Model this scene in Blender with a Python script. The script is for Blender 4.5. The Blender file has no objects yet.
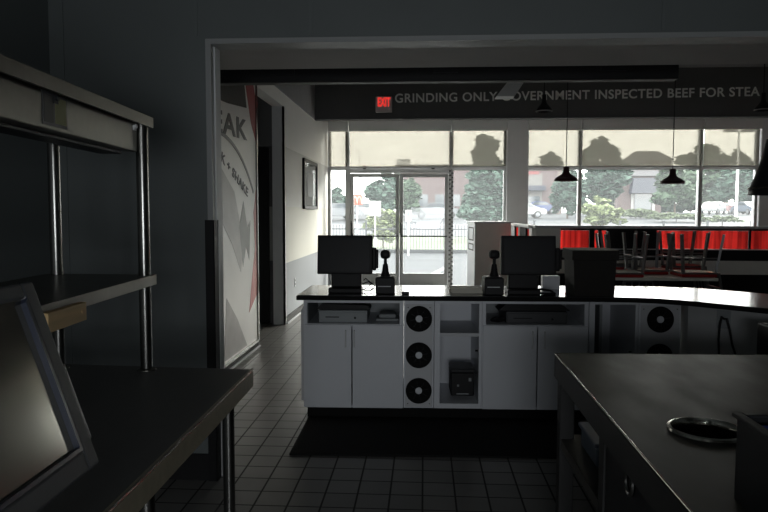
import bpy, bmesh, math, random
from mathutils import Vector, Matrix
random.seed(7)
S = bpy.context.scene
COL = S.collection
PI = math.pi

# ------------------------------------------------------------------ camera
F, EYE = 667.0, 1.5
YAW, PITCH, ROLL = math.atan(40/F), math.atan(43/F), 0.002
fw = Vector((-math.sin(YAW)*math.cos(PITCH), math.cos(YAW)*math.cos(PITCH), -math.sin(PITCH)))
rt0 = Vector((math.cos(YAW), math.sin(YAW), 0)); up0 = rt0.cross(fw)
rt = rt0*math.cos(ROLL) + up0*math.sin(ROLL); up = up0*math.cos(ROLL) - rt0*math.sin(ROLL)
cam_d = bpy.data.cameras.new('camera'); cam = bpy.data.objects.new('camera', cam_d); COL.objects.link(cam)
cam_d.sensor_width = 36; cam_d.lens = 36*F/768; cam_d.clip_start = 0.05; cam_d.clip_end = 600
M3 = Matrix((rt, up, -fw)).transposed()
cam.matrix_world = Matrix.Translation((0, 0, EYE)) @ M3.to_4x4()
S.camera = cam

def at(x, y, Y=None, Z=None, X=None):
    """a point of the place that lies on a known plane"""
    d = fw*F + rt*(x-384) - up*(y-256)
    t = (Y/d.y if Y is not None else ((Z-EYE)/d.z if Z is not None else X/d.x))
    return Vector((0, 0, EYE)) + d*t

# ------------------------------------------------------------------ view, world, light
S.view_settings.view_transform = 'Standard'; S.view_settings.look = 'None'
S.view_settings.gamma = 1; S.view_settings.use_curve_mapping = False
S.view_settings.exposure = 0.0
S.cycles.use_denoising = True
S.cycles.max_bounces = 10; S.cycles.diffuse_bounces = 5; S.cycles.glossy_bounces = 4
S.cycles.transparent_max_bounces = 16; S.cycles.sample_clamp_indirect = 4
w = bpy.data.worlds.new('overcast_sky'); S.world = w; w.use_nodes = True
bg = w.node_tree.nodes['Background']
bg.inputs[0].default_value = (1.0, 0.985, 0.945, 1); bg.inputs[1].default_value = 9.0

def portal(x, y, z, sx, sy, rot):
    l = bpy.data.lights.new('window_portal', 'AREA'); l.shape = 'RECTANGLE'; l.size = sx; l.size_y = sy
    l.cycles.is_portal = True
    o = bpy.data.objects.new('window_portal', l); COL.objects.link(o); o.location = (x, y, z); o.rotation_euler = rot
portal(-0.15, 12.99, 1.62, 3.4, 3.2, (-PI/2, 0, 0))
portal(4.05, 12.99, 2.0, 4.3, 2.5, (-PI/2, 0, 0))
sun_d = bpy.data.lights.new('hazy_sun', 'SUN'); sun_d.energy = 8.0; sun_d.angle = math.radians(25); sun_d.color = (1, .95, .85)
sun = bpy.data.objects.new('hazy_sun', sun_d); COL.objects.link(sun); sun.rotation_euler = Vector((0.75, 1.0, 0.42)).to_track_quat('Z', 'Y').to_euler()
# fill light added behind the camera to lift the kitchen; no doorway there
kd = bpy.data.lights.new('kitchen_fill_light', 'AREA'); kd.shape = 'RECTANGLE'; kd.size = 1.4; kd.size_y = 0.9; kd.spread = math.radians(150)
kd.energy = 33; kd.color = (0.93, 0.97, 1.0)
ko = bpy.data.objects.new('kitchen_fill_light', kd); COL.objects.link(ko); ko.location = (0.15, -2.2, 1.28); ko.rotation_euler = (ko.location-Vector((-1.0, 4.7, .80))).to_track_quat('Z', 'Y').to_euler()

# ------------------------------------------------------------------ materials
def mat(name, col, rough=.5, metal=0, noise=0, nscale=8, bump=0, bscale=60, spec=.5, coat=0, stretch=None, emit=None):
    m = bpy.data.materials.new(name); m.use_nodes = True; n = m.node_tree.nodes; l = m.node_tree.links
    b = n['Principled BSDF']; b.inputs['Base Color'].default_value = (*col, 1); b.inputs['Roughness'].default_value = rough
    b.inputs['Metallic'].default_value = metal; b.inputs['Specular IOR Level'].default_value = spec
    b.inputs['Coat Weight'].default_value = coat
    if emit: b.inputs['Emission Color'].default_value = (*emit[0], 1); b.inputs['Emission Strength'].default_value = emit[1]
    tc = n.new('ShaderNodeTexCoord'); mp = n.new('ShaderNodeMapping'); l.new(tc.outputs['Object'], mp.inputs[0])
    if stretch: mp.inputs['Scale'].default_value = stretch
    if noise:
        t = n.new('ShaderNodeTexNoise'); t.inputs['Scale'].default_value = nscale; t.inputs['Detail'].default_value = 5
        l.new(mp.outputs[0], t.inputs['Vector'])
        r = n.new('ShaderNodeMapRange'); r.inputs['To Min'].default_value = 1-noise; r.inputs['To Max'].default_value = 1+noise
        l.new(t.outputs[0], r.inputs[0])
        x = n.new('ShaderNodeVectorMath'); x.operation = 'SCALE'; x.inputs[0].default_value = col
        l.new(r.outputs[0], x.inputs['Scale']); l.new(x.outputs[0], b.inputs['Base Color'])
        r2 = n.new('ShaderNodeMapRange'); r2.inputs['To Min'].default_value = max(0, rough-noise*.3); r2.inputs['To Max'].default_value = min(1, rough+noise*.3)
        l.new(t.outputs[0], r2.inputs[0]); l.new(r2.outputs[0], b.inputs['Roughness'])
    if bump:
        t2 = n.new('ShaderNodeTexNoise'); t2.inputs['Scale'].default_value = bscale; l.new(mp.outputs[0], t2.inputs['Vector'])
        bp = n.new('ShaderNodeBump'); bp.inputs['Strength'].default_value = bump; bp.inputs['Distance'].default_value = .01
        l.new(t2.outputs[0], bp.inputs['Height']); l.new(bp.outputs[0], b.inputs['Normal'])
    return m

def tile_mat(name, col, grout, size, ph, rough):
    m = bpy.data.materials.new(name); m.use_nodes = True; n = m.node_tree.nodes; l = m.node_tree.links
    b = n['Principled BSDF']
    g = n.new('ShaderNodeNewGeometry'); mp = n.new('ShaderNodeMapping')
    mp.inputs['Location'].default_value = (-ph[0]/size, -ph[1]/size, 0); mp.inputs['Scale'].default_value = (1/size,)*3
    l.new(g.outputs['Position'], mp.inputs[0])
    br = n.new('ShaderNodeTexBrick'); br.offset = 0; br.squash = 1
    br.inputs['Scale'].default_value = 1; br.inputs['Brick Width'].default_value = 1; br.inputs['Row Height'].default_value = 1
    br.inputs['Mortar Size'].default_value = .032; br.inputs['Mortar Smooth'].default_value = .2; br.inputs['Bias'].default_value = -.2
    br.inputs['Color1'].default_value = (*col, 1); br.inputs['Color2'].default_value = (*[c*.8 for c in col], 1)
    br.inputs['Mortar'].default_value = (*grout, 1)
    l.new(mp.outputs[0], br.inputs['Vector'])
    ns = n.new('ShaderNodeTexNoise'); ns.inputs['Scale'].default_value = 3; l.new(g.outputs['Position'], ns.inputs['Vector'])
    mx = n.new('ShaderNodeMixRGB'); mx.blend_type = 'MULTIPLY'; mx.inputs[0].default_value = .4
    l.new(br.outputs['Color'], mx.inputs[1]); l.new(ns.outputs[0], mx.inputs[2]); l.new(mx.outputs[0], b.inputs['Base Color'])
    mr = n.new('ShaderNodeMapRange'); mr.inputs['To Min'].default_value = rough; mr.inputs['To Max'].default_value = .8
    l.new(br.outputs['Fac'], mr.inputs[0]); l.new(mr.outputs[0], b.inputs['Roughness'])
    bp = n.new('ShaderNodeBump'); bp.invert = True; bp.inputs['Strength'].default_value = .5; bp.inputs['Distance'].default_value = .003
    l.new(br.outputs['Fac'], bp.inputs['Height']); l.new(bp.outputs[0], b.inputs['Normal'])
    return m

def band_mat(name, stops, rough=.6):
    """paint in horizontal bands by height: stops = [(z, colour)] from the floor up"""
    m = bpy.data.materials.new(name); m.use_nodes = True; n = m.node_tree.nodes; l = m.node_tree.links
    b = n['Principled BSDF']; b.inputs['Roughness'].default_value = rough
    g = n.new('ShaderNodeNewGeometry'); s = n.new('ShaderNodeSeparateXYZ'); l.new(g.outputs['Position'], s.inputs[0])
    mr = n.new('ShaderNodeMapRange'); mr.inputs['From Max'].default_value = 5; l.new(s.outputs['Z'], mr.inputs[0])
    r = n.new('ShaderNodeValToRGB'); r.color_ramp.interpolation = 'CONSTANT'; l.new(mr.outputs[0], r.inputs[0])
    e = r.color_ramp.elements
    while len(e) < len(stops): e.new(.5)
    for i, (z, c) in enumerate(stops): e[i].position = z/5
    for i, (z, c) in enumerate(stops): e[i].color = (*c, 1)
    l.new(r.outputs[0], b.inputs['Base Color']); return m

def thin_glass(name, tint=(1, 1, 1), veil=.03, rough=0.0):
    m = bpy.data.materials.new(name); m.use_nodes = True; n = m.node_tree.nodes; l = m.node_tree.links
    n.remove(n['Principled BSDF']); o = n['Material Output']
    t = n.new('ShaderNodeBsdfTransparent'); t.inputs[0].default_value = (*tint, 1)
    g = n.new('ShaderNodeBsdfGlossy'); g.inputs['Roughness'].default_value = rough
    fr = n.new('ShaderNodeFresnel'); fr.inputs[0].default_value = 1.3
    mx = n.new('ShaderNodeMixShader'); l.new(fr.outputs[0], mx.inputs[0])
    glare = n.new('ShaderNodeBsdfTranslucent'); glare.inputs[0].default_value = (.8, .85, .9, 1)  # pale scatter mixed into the panes to imitate the glare around the windows
    md = n.new('ShaderNodeMixShader'); md.inputs[0].default_value = veil; l.new(t.outputs[0], md.inputs[1]); l.new(glare.outputs[0], md.inputs[2])
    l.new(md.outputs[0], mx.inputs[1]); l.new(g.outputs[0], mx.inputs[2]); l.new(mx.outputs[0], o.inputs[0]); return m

def translucent(name, trans_col, through, body, weave=0):
    m = bpy.data.materials.new(name); m.use_nodes = True; n = m.node_tree.nodes; l = m.node_tree.links
    n.remove(n['Principled BSDF']); o = n['Material Output']
    t = n.new('ShaderNodeBsdfTransparent'); t.inputs[0].default_value = (*trans_col, 1)
    a = n.new('ShaderNodeBsdfTranslucent'); a.inputs[0].default_value = (*body, 1)
    d = n.new('ShaderNodeBsdfDiffuse'); d.inputs[0].default_value = (*body, 1)
    m1 = n.new('ShaderNodeMixShader'); m1.inputs[0].default_value = .5; l.new(a.outputs[0], m1.inputs[1]); l.new(d.outputs[0], m1.inputs[2])
    m2 = n.new('ShaderNodeMixShader'); m2.inputs[0].default_value = 1-through
    if weave:
        g = n.new('ShaderNodeTexCoord'); mp = n.new('ShaderNodeMapping'); mp.inputs['Scale'].default_value = (6, 1, .25)
        ns = n.new('ShaderNodeTexNoise'); ns.inputs['Scale'].default_value = 1.6; ns.inputs['Detail'].default_value = 2
        l.new(g.outputs['Object'], mp.inputs[0]); l.new(mp.outputs[0], ns.inputs['Vector'])
        rp = n.new('ShaderNodeValToRGB'); rp.color_ramp.elements[0].position = .38; rp.color_ramp.elements[1].position = .55
        rp.color_ramp.elements[0].color = (*[c*.35 for c in body], 1); rp.color_ramp.elements[1].color = (*body, 1)
        l.new(ns.outputs[0], rp.inputs[0]); l.new(rp.outputs[0], a.inputs[0]); l.new(rp.outputs[0], d.inputs[0])
    l.new(t.outputs[0], m2.inputs[1]); l.new(m1.outputs[0], m2.inputs[2]); l.new(m2.outputs[0], o.inputs[0]); return m

M = dict(
    wall_dark=mat('kitchen_wall_panel', (.125, .141, .141), .55, noise=.08, nscale=3, bump=.05),
    wall_dark2=mat('wall_strip', (.13, .147, .147), .5, noise=.05),
    trim=mat('opening_trim', (.30, .31, .31), .45, noise=.05),
    soffit=mat('soffit_paint', (.40, .385, .375), .7, noise=.05),
    ceil=mat('ceiling_bounce_grey', (.30, .30, .31), .9, noise=.1),  # lightened from black so the ceiling bounces light into the room
    fascia=mat('fascia_charcoal', (.10, .10, .102), .8, noise=.08),
    letter=mat('letter_grey', (.85, .85, .83), .5, noise=.04),
    white=mat('white_laminate', (.66, .68, .72), .45, noise=.03, nscale=4),
    ivory=mat('cream_wall', (.70, .69, .62), .6, noise=.03),
    edge=mat('cabinet_edge', (.55, .56, .58), .5, noise=.03),
    inner=mat('cabinet_inside', (.30, .32, .33), .6, noise=.05),
    ctop=mat('dark_worktop', (.035, .035, .037), .16, noise=.12, nscale=30, spec=.6),
    steel=mat('brushed_steel', (.17, .165, .15), .38, 1, noise=.22, nscale=5, stretch=(1, 6, 6), bump=.03),
    steel_s=mat('worn_steel_top', (.024, .024, .020), .46, .0, spec=.15, noise=.45, nscale=3.5, stretch=(3, 1.2, 1)),
    steel_dk=mat('dull_steel_top', (.13, .13, .13), .5, .3, noise=.2, nscale=6, stretch=(4, 1, 1), spec=.3),
    chrome=mat('polished_tube', (.24, .24, .23), .24, 1, noise=.1, nscale=20),
    black=mat('black_plastic', (.010, .010, .011), .5, noise=.15, nscale=20, spec=.25),
    black2=mat('charcoal_plastic', (.009, .010, .012), .45, noise=.1, nscale=20, spec=.3),
    rubber=mat('black_rubber', (.008, .008, .008), .85, noise=.2, nscale=40, bump=.2, bscale=120, spec=.2),
    navy=mat('blue_black_bezel', (.016, .02, .034), .3, noise=.1),
    screen=mat('dark_screen_glass', (.30, .295, .26), .13, .9, noise=.15, nscale=3),
    lip=mat('lit_steel_lip', (.42, .38, .28), .45, .6, noise=.25, nscale=5, stretch=(1, 6, 6)),  # warm reflected light put into the lip's base colour
    rim=mat('bright_steel_edge', (.75, .73, .66), .18, 1, noise=.1),
    leg_dk=mat('dark_steel_leg', (.035, .035, .035), .5, .3, noise=.15, spec=.3),
    ink=mat('mural_ink', (.10, .10, .11), .5, noise=.05),
    base=mat('dark_cove_base', (.02, .02, .021), .6, noise=.1, spec=.1),
    till_dk=mat('dark_till', (.045, .047, .052), .5, noise=.1),
    alu=mat('grey_aluminium', (.62, .63, .64), .5, 0, noise=.05),
    colm=mat('column_paint', (.82, .82, .83), .7, noise=.04),
    shade_box=mat('shade_cassette', (.80, .80, .79), .6, noise=.04),
    paper=mat('paper', (.75, .72, .62), .8, noise=.1),
    cardboard=mat('dark_carton', (.03, .028, .026), .8, noise=.15, nscale=6, spec=.1),
    cardtop=mat('carton_lid', (.30, .27, .22), .8, noise=.1),
    wood=mat('bare_pine', (.62, .42, .20), .6, noise=.35, nscale=5, stretch=(12, 1, 12)),
    red=mat('red_vinyl', (.45, .02, .02), .4, noise=.1),
    redsign=mat('red_sign', (0.240, 0.040, 0.020), .5, noise=.05),
    yellow=mat('pale_lettering', (.95, .85, .65), .5, noise=.02),
    chair=mat('chair_metal', (.16, .16, .165), .4, .7, noise=.1),
    lamp=mat('dark_red_enamel', (.035, .008, .010), .35, noise=.1),
    lampin=mat('lamp_inside', (.30, .28, .28), .5, noise=.05),
    grey=mat('station_grey', (.85, .84, .80), .45, noise=.05),
    exitb=mat('exit_housing', (.55, .52, .52), .6, noise=.05),
    exitl=mat('exit_letters', (.9, .05, .04), .5, noise=.02, emit=((1, .05, .04), .75)),
    blue=mat('blue_cloth', (.05, .08, .40), .4, noise=.1),
    bluew=mat('blue_paint', (.05, .14, .45), .35, noise=.05),
    pave=mat('asphalt_lot', (0.044, 0.048, 0.053), .85, noise=.12, nscale=.6, spec=.05),
    grass=mat('grass', (0.040, 0.060, 0.028), .9, noise=.3, nscale=2, bump=.5, bscale=20),
    brick=mat('pink_brick', (0.072, 0.053, 0.053), .85, noise=.15, nscale=4),
    brick2=mat('tan_stone', (0.096, 0.080, 0.072), .85, noise=.15, nscale=3),
    roof=mat('dark_roof', (0.036, 0.036, 0.040), .9, noise=.1),
    fence=mat('black_fence', (.03, .035, .04), .6, noise=.1),
    leaf=mat('blue_green_leaf', (0.024, 0.056, 0.040), .7, noise=.35, nscale=1.5),
    leaf2=mat('fresh_green_leaf', (0.034, 0.067, 0.036), .7, noise=.35, nscale=1.5),
    leaf3=mat('yellow_green_leaf', (0.104, 0.132, 0.056), .7, noise=.3, nscale=3),
    hedge=mat('hedge_leaf', (0.052, 0.072, 0.036), .8, noise=.3, nscale=3),
    bark=mat('bark', (0.072, 0.056, 0.044), .9, noise=.3, nscale=8),
    tyre=mat('tyre', (.02, .02, .02), .8, noise=.1),
    carglass=mat('car_glass', (.04, .05, .06), .1, noise=.05, spec=.8),
    car_white=mat('white_car_paint', (0.224, 0.232, 0.240), .3, noise=.02, coat=.4),
    car_blue=mat('blue_car_paint', (0.012, 0.028, 0.104), .3, noise=.03, coat=.4),
    car_red=mat('red_car_paint', (0.096, 0.024, 0.028), .3, noise=.03, coat=.4),
    car_dark=mat('slate_car_paint', (.06, .08, .11), .3, noise=.03, coat=.4),
    car_silver=mat('silver_car_paint', (0.112, 0.120, 0.132), .3, noise=.03, coat=.4),
    whitesign=mat('white_sign', (0.240, 0.240, 0.240), .5, noise=.02),
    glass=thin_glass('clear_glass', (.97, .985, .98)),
    picglass=mat('picture_glass', (.26, .27, .26), .08, noise=.2, nscale=2, coat=.5),
    shade=translucent('solar_screen', (1, .955, .83), .090, (.078, .074, .064)),
    redpane=translucent('red_acrylic', (.6, .02, .02), .02, (.80, .035, .03), 1),
    floor=tile_mat('quarry_tile', (.21, .205, .195), (.03, .029, .028), .1733, (0, 0), .38),
)

# ------------------------------------------------------------------ mesh helpers
class MB:
    def __init__(s): s.b = bmesh.new()
    def _add(s, fn):
        n0 = set(s.b.verts); fn(); return [v for v in s.b.verts if v not in n0]
    def box(s, lo, hi, bev=0, R=None):
        lo, hi = Vector(lo), Vector(hi); c = (lo+hi)/2; d = hi-lo
        r = bmesh.ops.create_cube(s.b, size=1); vs = r['verts']
        bmesh.ops.scale(s.b, vec=[abs(a) for a in d], verts=vs)
        if bev:
            es = list({e for v in vs for e in v.link_edges})
            q = bmesh.ops.bevel(s.b, geom=es, offset=bev, segments=2, affect='EDGES', profile=.5)
            vs = list({v for f in q['faces'] for v in f.verts} | {v for v in vs if v.is_valid})
            seen = set(vs); st = list(vs)
            while st:
                for e in st.pop().link_edges:
                    for v in e.verts:
                        if v not in seen: seen.add(v); st.append(v)
            vs = list(seen)
        if R: bmesh.ops.transform(s.b, matrix=R, verts=vs)
        bmesh.ops.translate(s.b, vec=c, verts=vs); return s
    def bar(s, p, q, r=.01, seg=10, r2=None):
        p, q = Vector(p), Vector(q); d = q-p; L = d.length
        if L < 1e-6: return s
        mt = Matrix.Translation((p+q)/2) @ d.to_track_quat('Z', 'Y').to_matrix().to_4x4()
        bmesh.ops.create_cone(s.b, cap_ends=True, segments=seg, radius1=r, radius2=r if r2 is None else r2, depth=L, matrix=mt); return s
    def sq(s, p, q, a, b=None):
        p, q = Vector(p), Vector(q); d = q-p; b = b or a
        mt = Matrix.Translation((p+q)/2) @ d.to_track_quat('Z', 'Y').to_matrix().to_4x4() @ Matrix.Diagonal((a, b, d.length, 1))
        bmesh.ops.create_cube(s.b, size=1, matrix=mt); return s
    def tube(s, pts, r=.005, seg=8):
        for a, b in zip(pts, pts[1:]): s.bar(a, b, r, seg)
        for a in pts[1:-1]: bmesh.ops.create_uvsphere(s.b, u_segments=seg, v_segments=6, radius=r, matrix=Matrix.Translation(Vector(a)))
        return s
    def lathe(s, prof, seg=32, loc=(0, 0, 0), R=None):
        rings = []; mt = Matrix.Translation(Vector(loc)) @ (R or Matrix())
        for r, z in prof:
            if r < 1e-5: rings.append([s.b.verts.new(mt @ Vector((0, 0, z)))])
            else: rings.append([s.b.verts.new(mt @ Vector((r*math.cos(2*PI*i/seg), r*math.sin(2*PI*i/seg), z))) for i in range(seg)])
        for A, B in zip(rings, rings[1:]):
            for i in range(seg):
                j = (i+1) % seg
                vs = [A[i % len(A)], A[j % len(A)], B[j % len(B)], B[i % len(B)]]
                u = []
                for v in vs:
                    if v not in u: u.append(v)
                if len(u) > 2:
                    try: s.b.faces.new(u)
                    except ValueError: pass
        return s
    def prism(s, poly, lo, hi, axis='z', mt=None):
        def P(a, b, c): return {'z': Vector((a, b, c)), 'x': Vector((c, a, b)), 'y': Vector((a, c, b))}[axis]
        A = [s.b.verts.new(P(a, b, lo)) for a, b in poly]; B = [s.b.verts.new(P(a, b, hi)) for a, b in poly]
        s.b.faces.new(A); s.b.faces.new(B[::-1]); n = len(A)
        for i in range(n): s.b.faces.new((A[i], B[i], B[(i+1) % n], A[(i+1) % n]))
        if mt: bmesh.ops.transform(s.b, matrix=mt, verts=A+B)
        return s
    def ball(s, c, r, sx=1, sy=1, sz=1, sub=2):
        bmesh.ops.create_icosphere(s.b, subdivisions=sub, radius=r, matrix=Matrix.Translation(Vector(c)) @ Matrix.Diagonal((sx, sy, sz, 1))); return s
    def build(s, name, m, parent=None, smooth=False, loc=None, rot=None):
        bmesh.ops.recalc_face_normals(s.b, faces=s.b.faces)
        me = bpy.data.meshes.new(name); s.b.to_mesh(me); s.b.free()
        me.materials.append(M[m] if isinstance(m, str) else m)
        o = bpy.data.objects.new(name, me); COL.objects.link(o)
        if smooth:
            for p in me.polygons: p.use_smooth = True
            try: me.set_sharp_from_angle(angle=math.radians(35))
            except Exception: pass
        if parent: o.parent = parent
        if loc: o.location = loc
        if rot: o.rotation_euler = rot
        return o

def sheet(lo, hi):
    b = MB(); b.b.faces.new([b.b.verts.new(v) for v in ((lo[0], lo[1], lo[2]), (hi[0], lo[1], lo[2]), (hi[0], lo[1], hi[2]), (lo[0], lo[1], hi[2]))]); return b

def tag(o, label, cat, group=None, kind=None):
    o['label'] = label; o['category'] = cat
    if group: o['group'] = group
    if kind: o['kind'] = kind
    return o
def thing(name, label, cat, loc=(0, 0, 0), rz=0, group=None):
    o = bpy.data.objects.new(name, None); COL.objects.link(o); o.location = loc; o.rotation_euler = (0, 0, rz)
    return tag(o, label, cat, group)
def struct(name, mb, m, parent=None):
    o = mb.build(name, m, parent)
    if not parent: o['kind'] = 'structure'
    return o
def sempty(name):
    o = bpy.data.objects.new(name, None); COL.objects.link(o); o['kind'] = 'structure'; return o
def dup(o, label=None, loc=None, rz=None, parent=None):
    c = o.copy(); COL.objects.link(c)
    if parent: c.parent = parent
    if label: c['label'] = label
    if loc is not None: c.location = loc
    if rz is not None: c.rotation_euler = (0, 0, rz)
    for ch in [k for k in bpy.data.objects if k.parent == o and k is not c]: dup(ch, parent=c)
    return c
def text_mesh(name, body, size, mt, m, parent=None, ext=.004, width=None, bold=0, align='LEFT'):
    cu = bpy.data.curves.new(name, 'FONT'); cu.body = body; cu.size = size; cu.extrude = ext; cu.offset = bold; cu.align_x = align
    cu.space_character = 1.08
    t = bpy.data.objects.new(name, cu); COL.objects.link(t); bpy.context.view_layer.update()
    me = bpy.data.meshes.new_from_object(t); bpy.data.objects.remove(t)
    xs = [v.co.x for v in me.vertices]; k = 1
    if width: k = width/(max(xs)-min(xs))
    me.transform(Matrix.Diagonal((k, 1, 1, 1)) @ Matrix.Translation((-min(xs) if align == 'LEFT' else 0, 0, 0))); me.transform(mt)
    me.materials.clear(); me.materials.append(M[m])
    o = bpy.data.objects.new(name, me); COL.objects.link(o)
    if parent: o.parent = parent
    return o
FACE = Matrix.Rotation(PI/2, 4, 'X')          # text standing up, facing -Y

# ------------------------------------------------------------------ setting: kitchen
KY, HX, WY = 3.6, -1.86, 12.9                 # kitchen wall, hall wall, window wall
struct('floor', MB().box((-4.2, -2.6, -.05), (9.2, 13.05, 0)), 'floor')
struct('wall_kitchen_left', MB().box((-2.2, -2.6, 0), (-2.05, KY, 2.95)), 'wall_dark')
b = MB().box((-2.2, KY, .15), (-1.205, KY+.12, 2.95)).box((-1.205, KY, 2.435), (3.6, KY+.12, 2.95)).box((-1.205, KY, .15), (-1.18, KY+.12, 2.435))
struct('wall_kitchen_front', b, 'wall_dark')
struct('trim_1', MB().box((-2.055, KY-.006, .16), (-1.97, KY, 2.95)).box((-.62+.0, KY-.004, 2.45), (-.60, KY, 2.95)).box((-1.24, KY-.004, 2.45), (-1.225, KY, 2.95)).box((1.22, KY-.004, 2.45), (1.235, KY, 2.95)), 'wall_dark2')
struct('baseboard_kitchen', MB().box((-2.05, KY-.012, 0), (-1.18, KY+.12, .15)), 'base')
struct('trim_2', MB().box((-1.18, KY-.015, 0), (-1.150, KY+.13, 2.405)).box((-1.18, KY-.015, 2.405), (3.6, KY+.13, 2.432)), 'trim')
struct('trim_3', MB().box((-1.195, KY-.02, 0), (-1.145, KY-.014, 1.46)).box((-1.149, KY-.02, 0), (-1.143, KY+.13, 1.46)), 'black')
struct('trim_4', MB().box((-1.150, KY+.03, 1.46), (-1.141, KY+.12, 2.40)).box((-1.143, KY+.05, 0), (-1.139, KY+.12, 1.46)), 'alu')
struct('ceiling_kitchen', MB().box((-2.2, -2.6, 2.95), (3.6, KY+.12, 3.0)), 'wall_dark')
struct('wall_kitchen_right', MB().box((3.6, -2.6, 0), (3.75, KY+.12, 2.95)), 'wall_dark')
struct('wall_kitchen_back', MB().box((-2.2, -2.75, 0), (3.75, -2.6, 2.95)), 'wall_dark')
struct('wall_soffit', MB().box((-2.2, KY+.13, 2.42), (3.75, 4.30, 4.0)), 'soffit')
# dining room shell
struct('ceiling', MB().box((-4.2, KY+.12, 4.0), (9.2, 13.05, 4.05)), 'ceil')
struct('wall_right', MB().box((9.0, KY+.12, 0), (9.2, 13.05, 4)), 'ivory')
struct('wall_service_right', MB().box((3.6, KY+.12, 0), (9.0, KY+.24, 4)), 'wall_dark')
BAND = [(0, (.22, .24, .27)), (.81, (.64, .63, .56)), (1.58, (.66, .655, .63)), (2.38, (.88, .87, .84)), (3.9, (.05, .05, .05))]
band = band_mat('banded_wall_paint', BAND)
band_dk = band_mat('banded_paint_shaded', [(0, (.05, .05, .055)), (.84, (.24, .24, .23)), (1.58, (.05, .05, .05)), (2.38, (.12, .12, .12)), (3.9, (.05, .05, .05))])  # same bands as the wall, with the recess shade put into the colours
struct('wall_left', MB().box((HX-.15, 8.82, 0), (HX, 13.05, 4)).box((HX-.15, 7.34, 2.9), (HX, 8.82, 4)), band)
struct('wall_hall', MB().box((HX-.15, KY+.12, 0), (HX, 7.34, 4)), 'ivory')
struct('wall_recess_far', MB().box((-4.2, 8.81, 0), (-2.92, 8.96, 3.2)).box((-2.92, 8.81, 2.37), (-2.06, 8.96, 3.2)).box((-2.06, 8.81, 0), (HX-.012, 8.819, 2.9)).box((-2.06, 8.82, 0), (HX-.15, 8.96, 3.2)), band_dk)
struct('wall_recess_near', MB().box((-4.2, 7.19, 0), (HX-.15, 7.34, 3.2)), 'wall_dark')
struct('wall_recess_end', MB().box((-4.35, 7.19, 0), (-4.2, 8.96, 3.2)), 'wall_dark')
struct('ceiling_recess', MB().box((-4.35, 7.19, 3.2), (HX-.15, 8.96, 3.25)), 'ceil')
struct('door_3', MB().box((-2.90, 8.85, .01), (-2.08, 8.89, 2.36), .004), 'black')
struct('recess_leak_block', MB().box((-4.2, 8.97, 0), (-1.90, 9.05, 3.2)), 'black')  # unseen backing added behind the door to stop sky light leaking in
struct('trim_5', MB().box((HX-.155, 8.800, 0), (HX+.008, 8.825, 2.9)).box((HX-.02, 8.8, 0), (HX+.008, 8.87, 2.9)), 'alu')
struct('baseboard_left', MB().box((HX, 8.87, 0), (HX+.014, 12.85, .10)), 'base')
struct('baseboard_hall', MB().box((HX, KY+.13, 0), (HX+.014, 7.34, .085)), 'base')
struct('cove_reflex_strip', MB().box((HX+.014, 5.0, 0), (HX+.03, 7.34, .014)).box((HX+.014, 8.87, 0), (HX+.03, 12.8, .014)), 'white')  # white strips in place of the light reflex along the cove base
# bulkhead with the lettering, in front of the windows
struct('wall_fascia', MB().box((HX, 11.3, 3.07), (9.0, 11.45, 4.0)), 'fascia')
struct('ceiling_bulkhead', MB().box((HX, 8.0, 3.87), (9.0, 11.3, 4.0)), 'ceil')
struct('wall_left_upper', MB().box((HX-.001, 7.9, 3.07), (HX+.012, 11.3, 3.87)), 'ceil')
struct('trim_7', MB().box((HX, 11.27, 3.07), (9.0, 11.30, 3.085)), 'fascia')

# ------------------------------------------------------------------ window wall
def fx(px, y=200): return at(px, y, WY).x
HEAD, TR, DH = 3.27, 2.36, 2.27
struct('wall_window', MB().box((HX, WY-.02, HEAD), (9.0, WY+.13, 4)).box((fx(506), WY-.12, 0), (fx(526), WY+.13, HEAD+.0)).box((fx(759), WY-.02, 0), (9.0, WY+.13, HEAD)).box((fx(526), WY-.02, 0), (fx(759), WY+.13, .75)), 'colm')
def window(name, xs, z0, z1, zt):
    r = sempty(name)
    f = MB().box((xs[0], WY, z0), (xs[0]+.05, WY+.1, z1)).box((xs[-1]-.05, WY, z0), (xs[-1], WY+.1, z1)).box((xs[0], WY, z1-.05), (xs[-1], WY+.1, z1)).box((xs[0], WY, z0), (xs[-1], WY+.1, z0+.07)).box((xs[0]+.05, WY, zt-.035), (xs[-1]-.05, WY+.1, zt+.035))
    o = f.build('window_frame', 'alu', r)
    for x in xs[1:-1]: MB().box((x-.032, WY-.01, z0+.07), (x+.032, WY+.1, z1-.05)).build('mullion', 'alu', r)
    for a, c in zip(xs, xs[1:]):
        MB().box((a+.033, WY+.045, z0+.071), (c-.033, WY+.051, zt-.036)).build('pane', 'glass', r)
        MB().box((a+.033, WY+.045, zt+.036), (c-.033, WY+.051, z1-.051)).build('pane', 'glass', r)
    return r
window('window_1', [HX+.0, fx(348)], .02, HEAD, TR)
window('window_2', [fx(450.5), fx(506)], .02, HEAD, TR)
window('window_3', [fx(525.5), fx(579.5), fx(699.8), fx(757.5)], .75, HEAD, TR)
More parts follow.
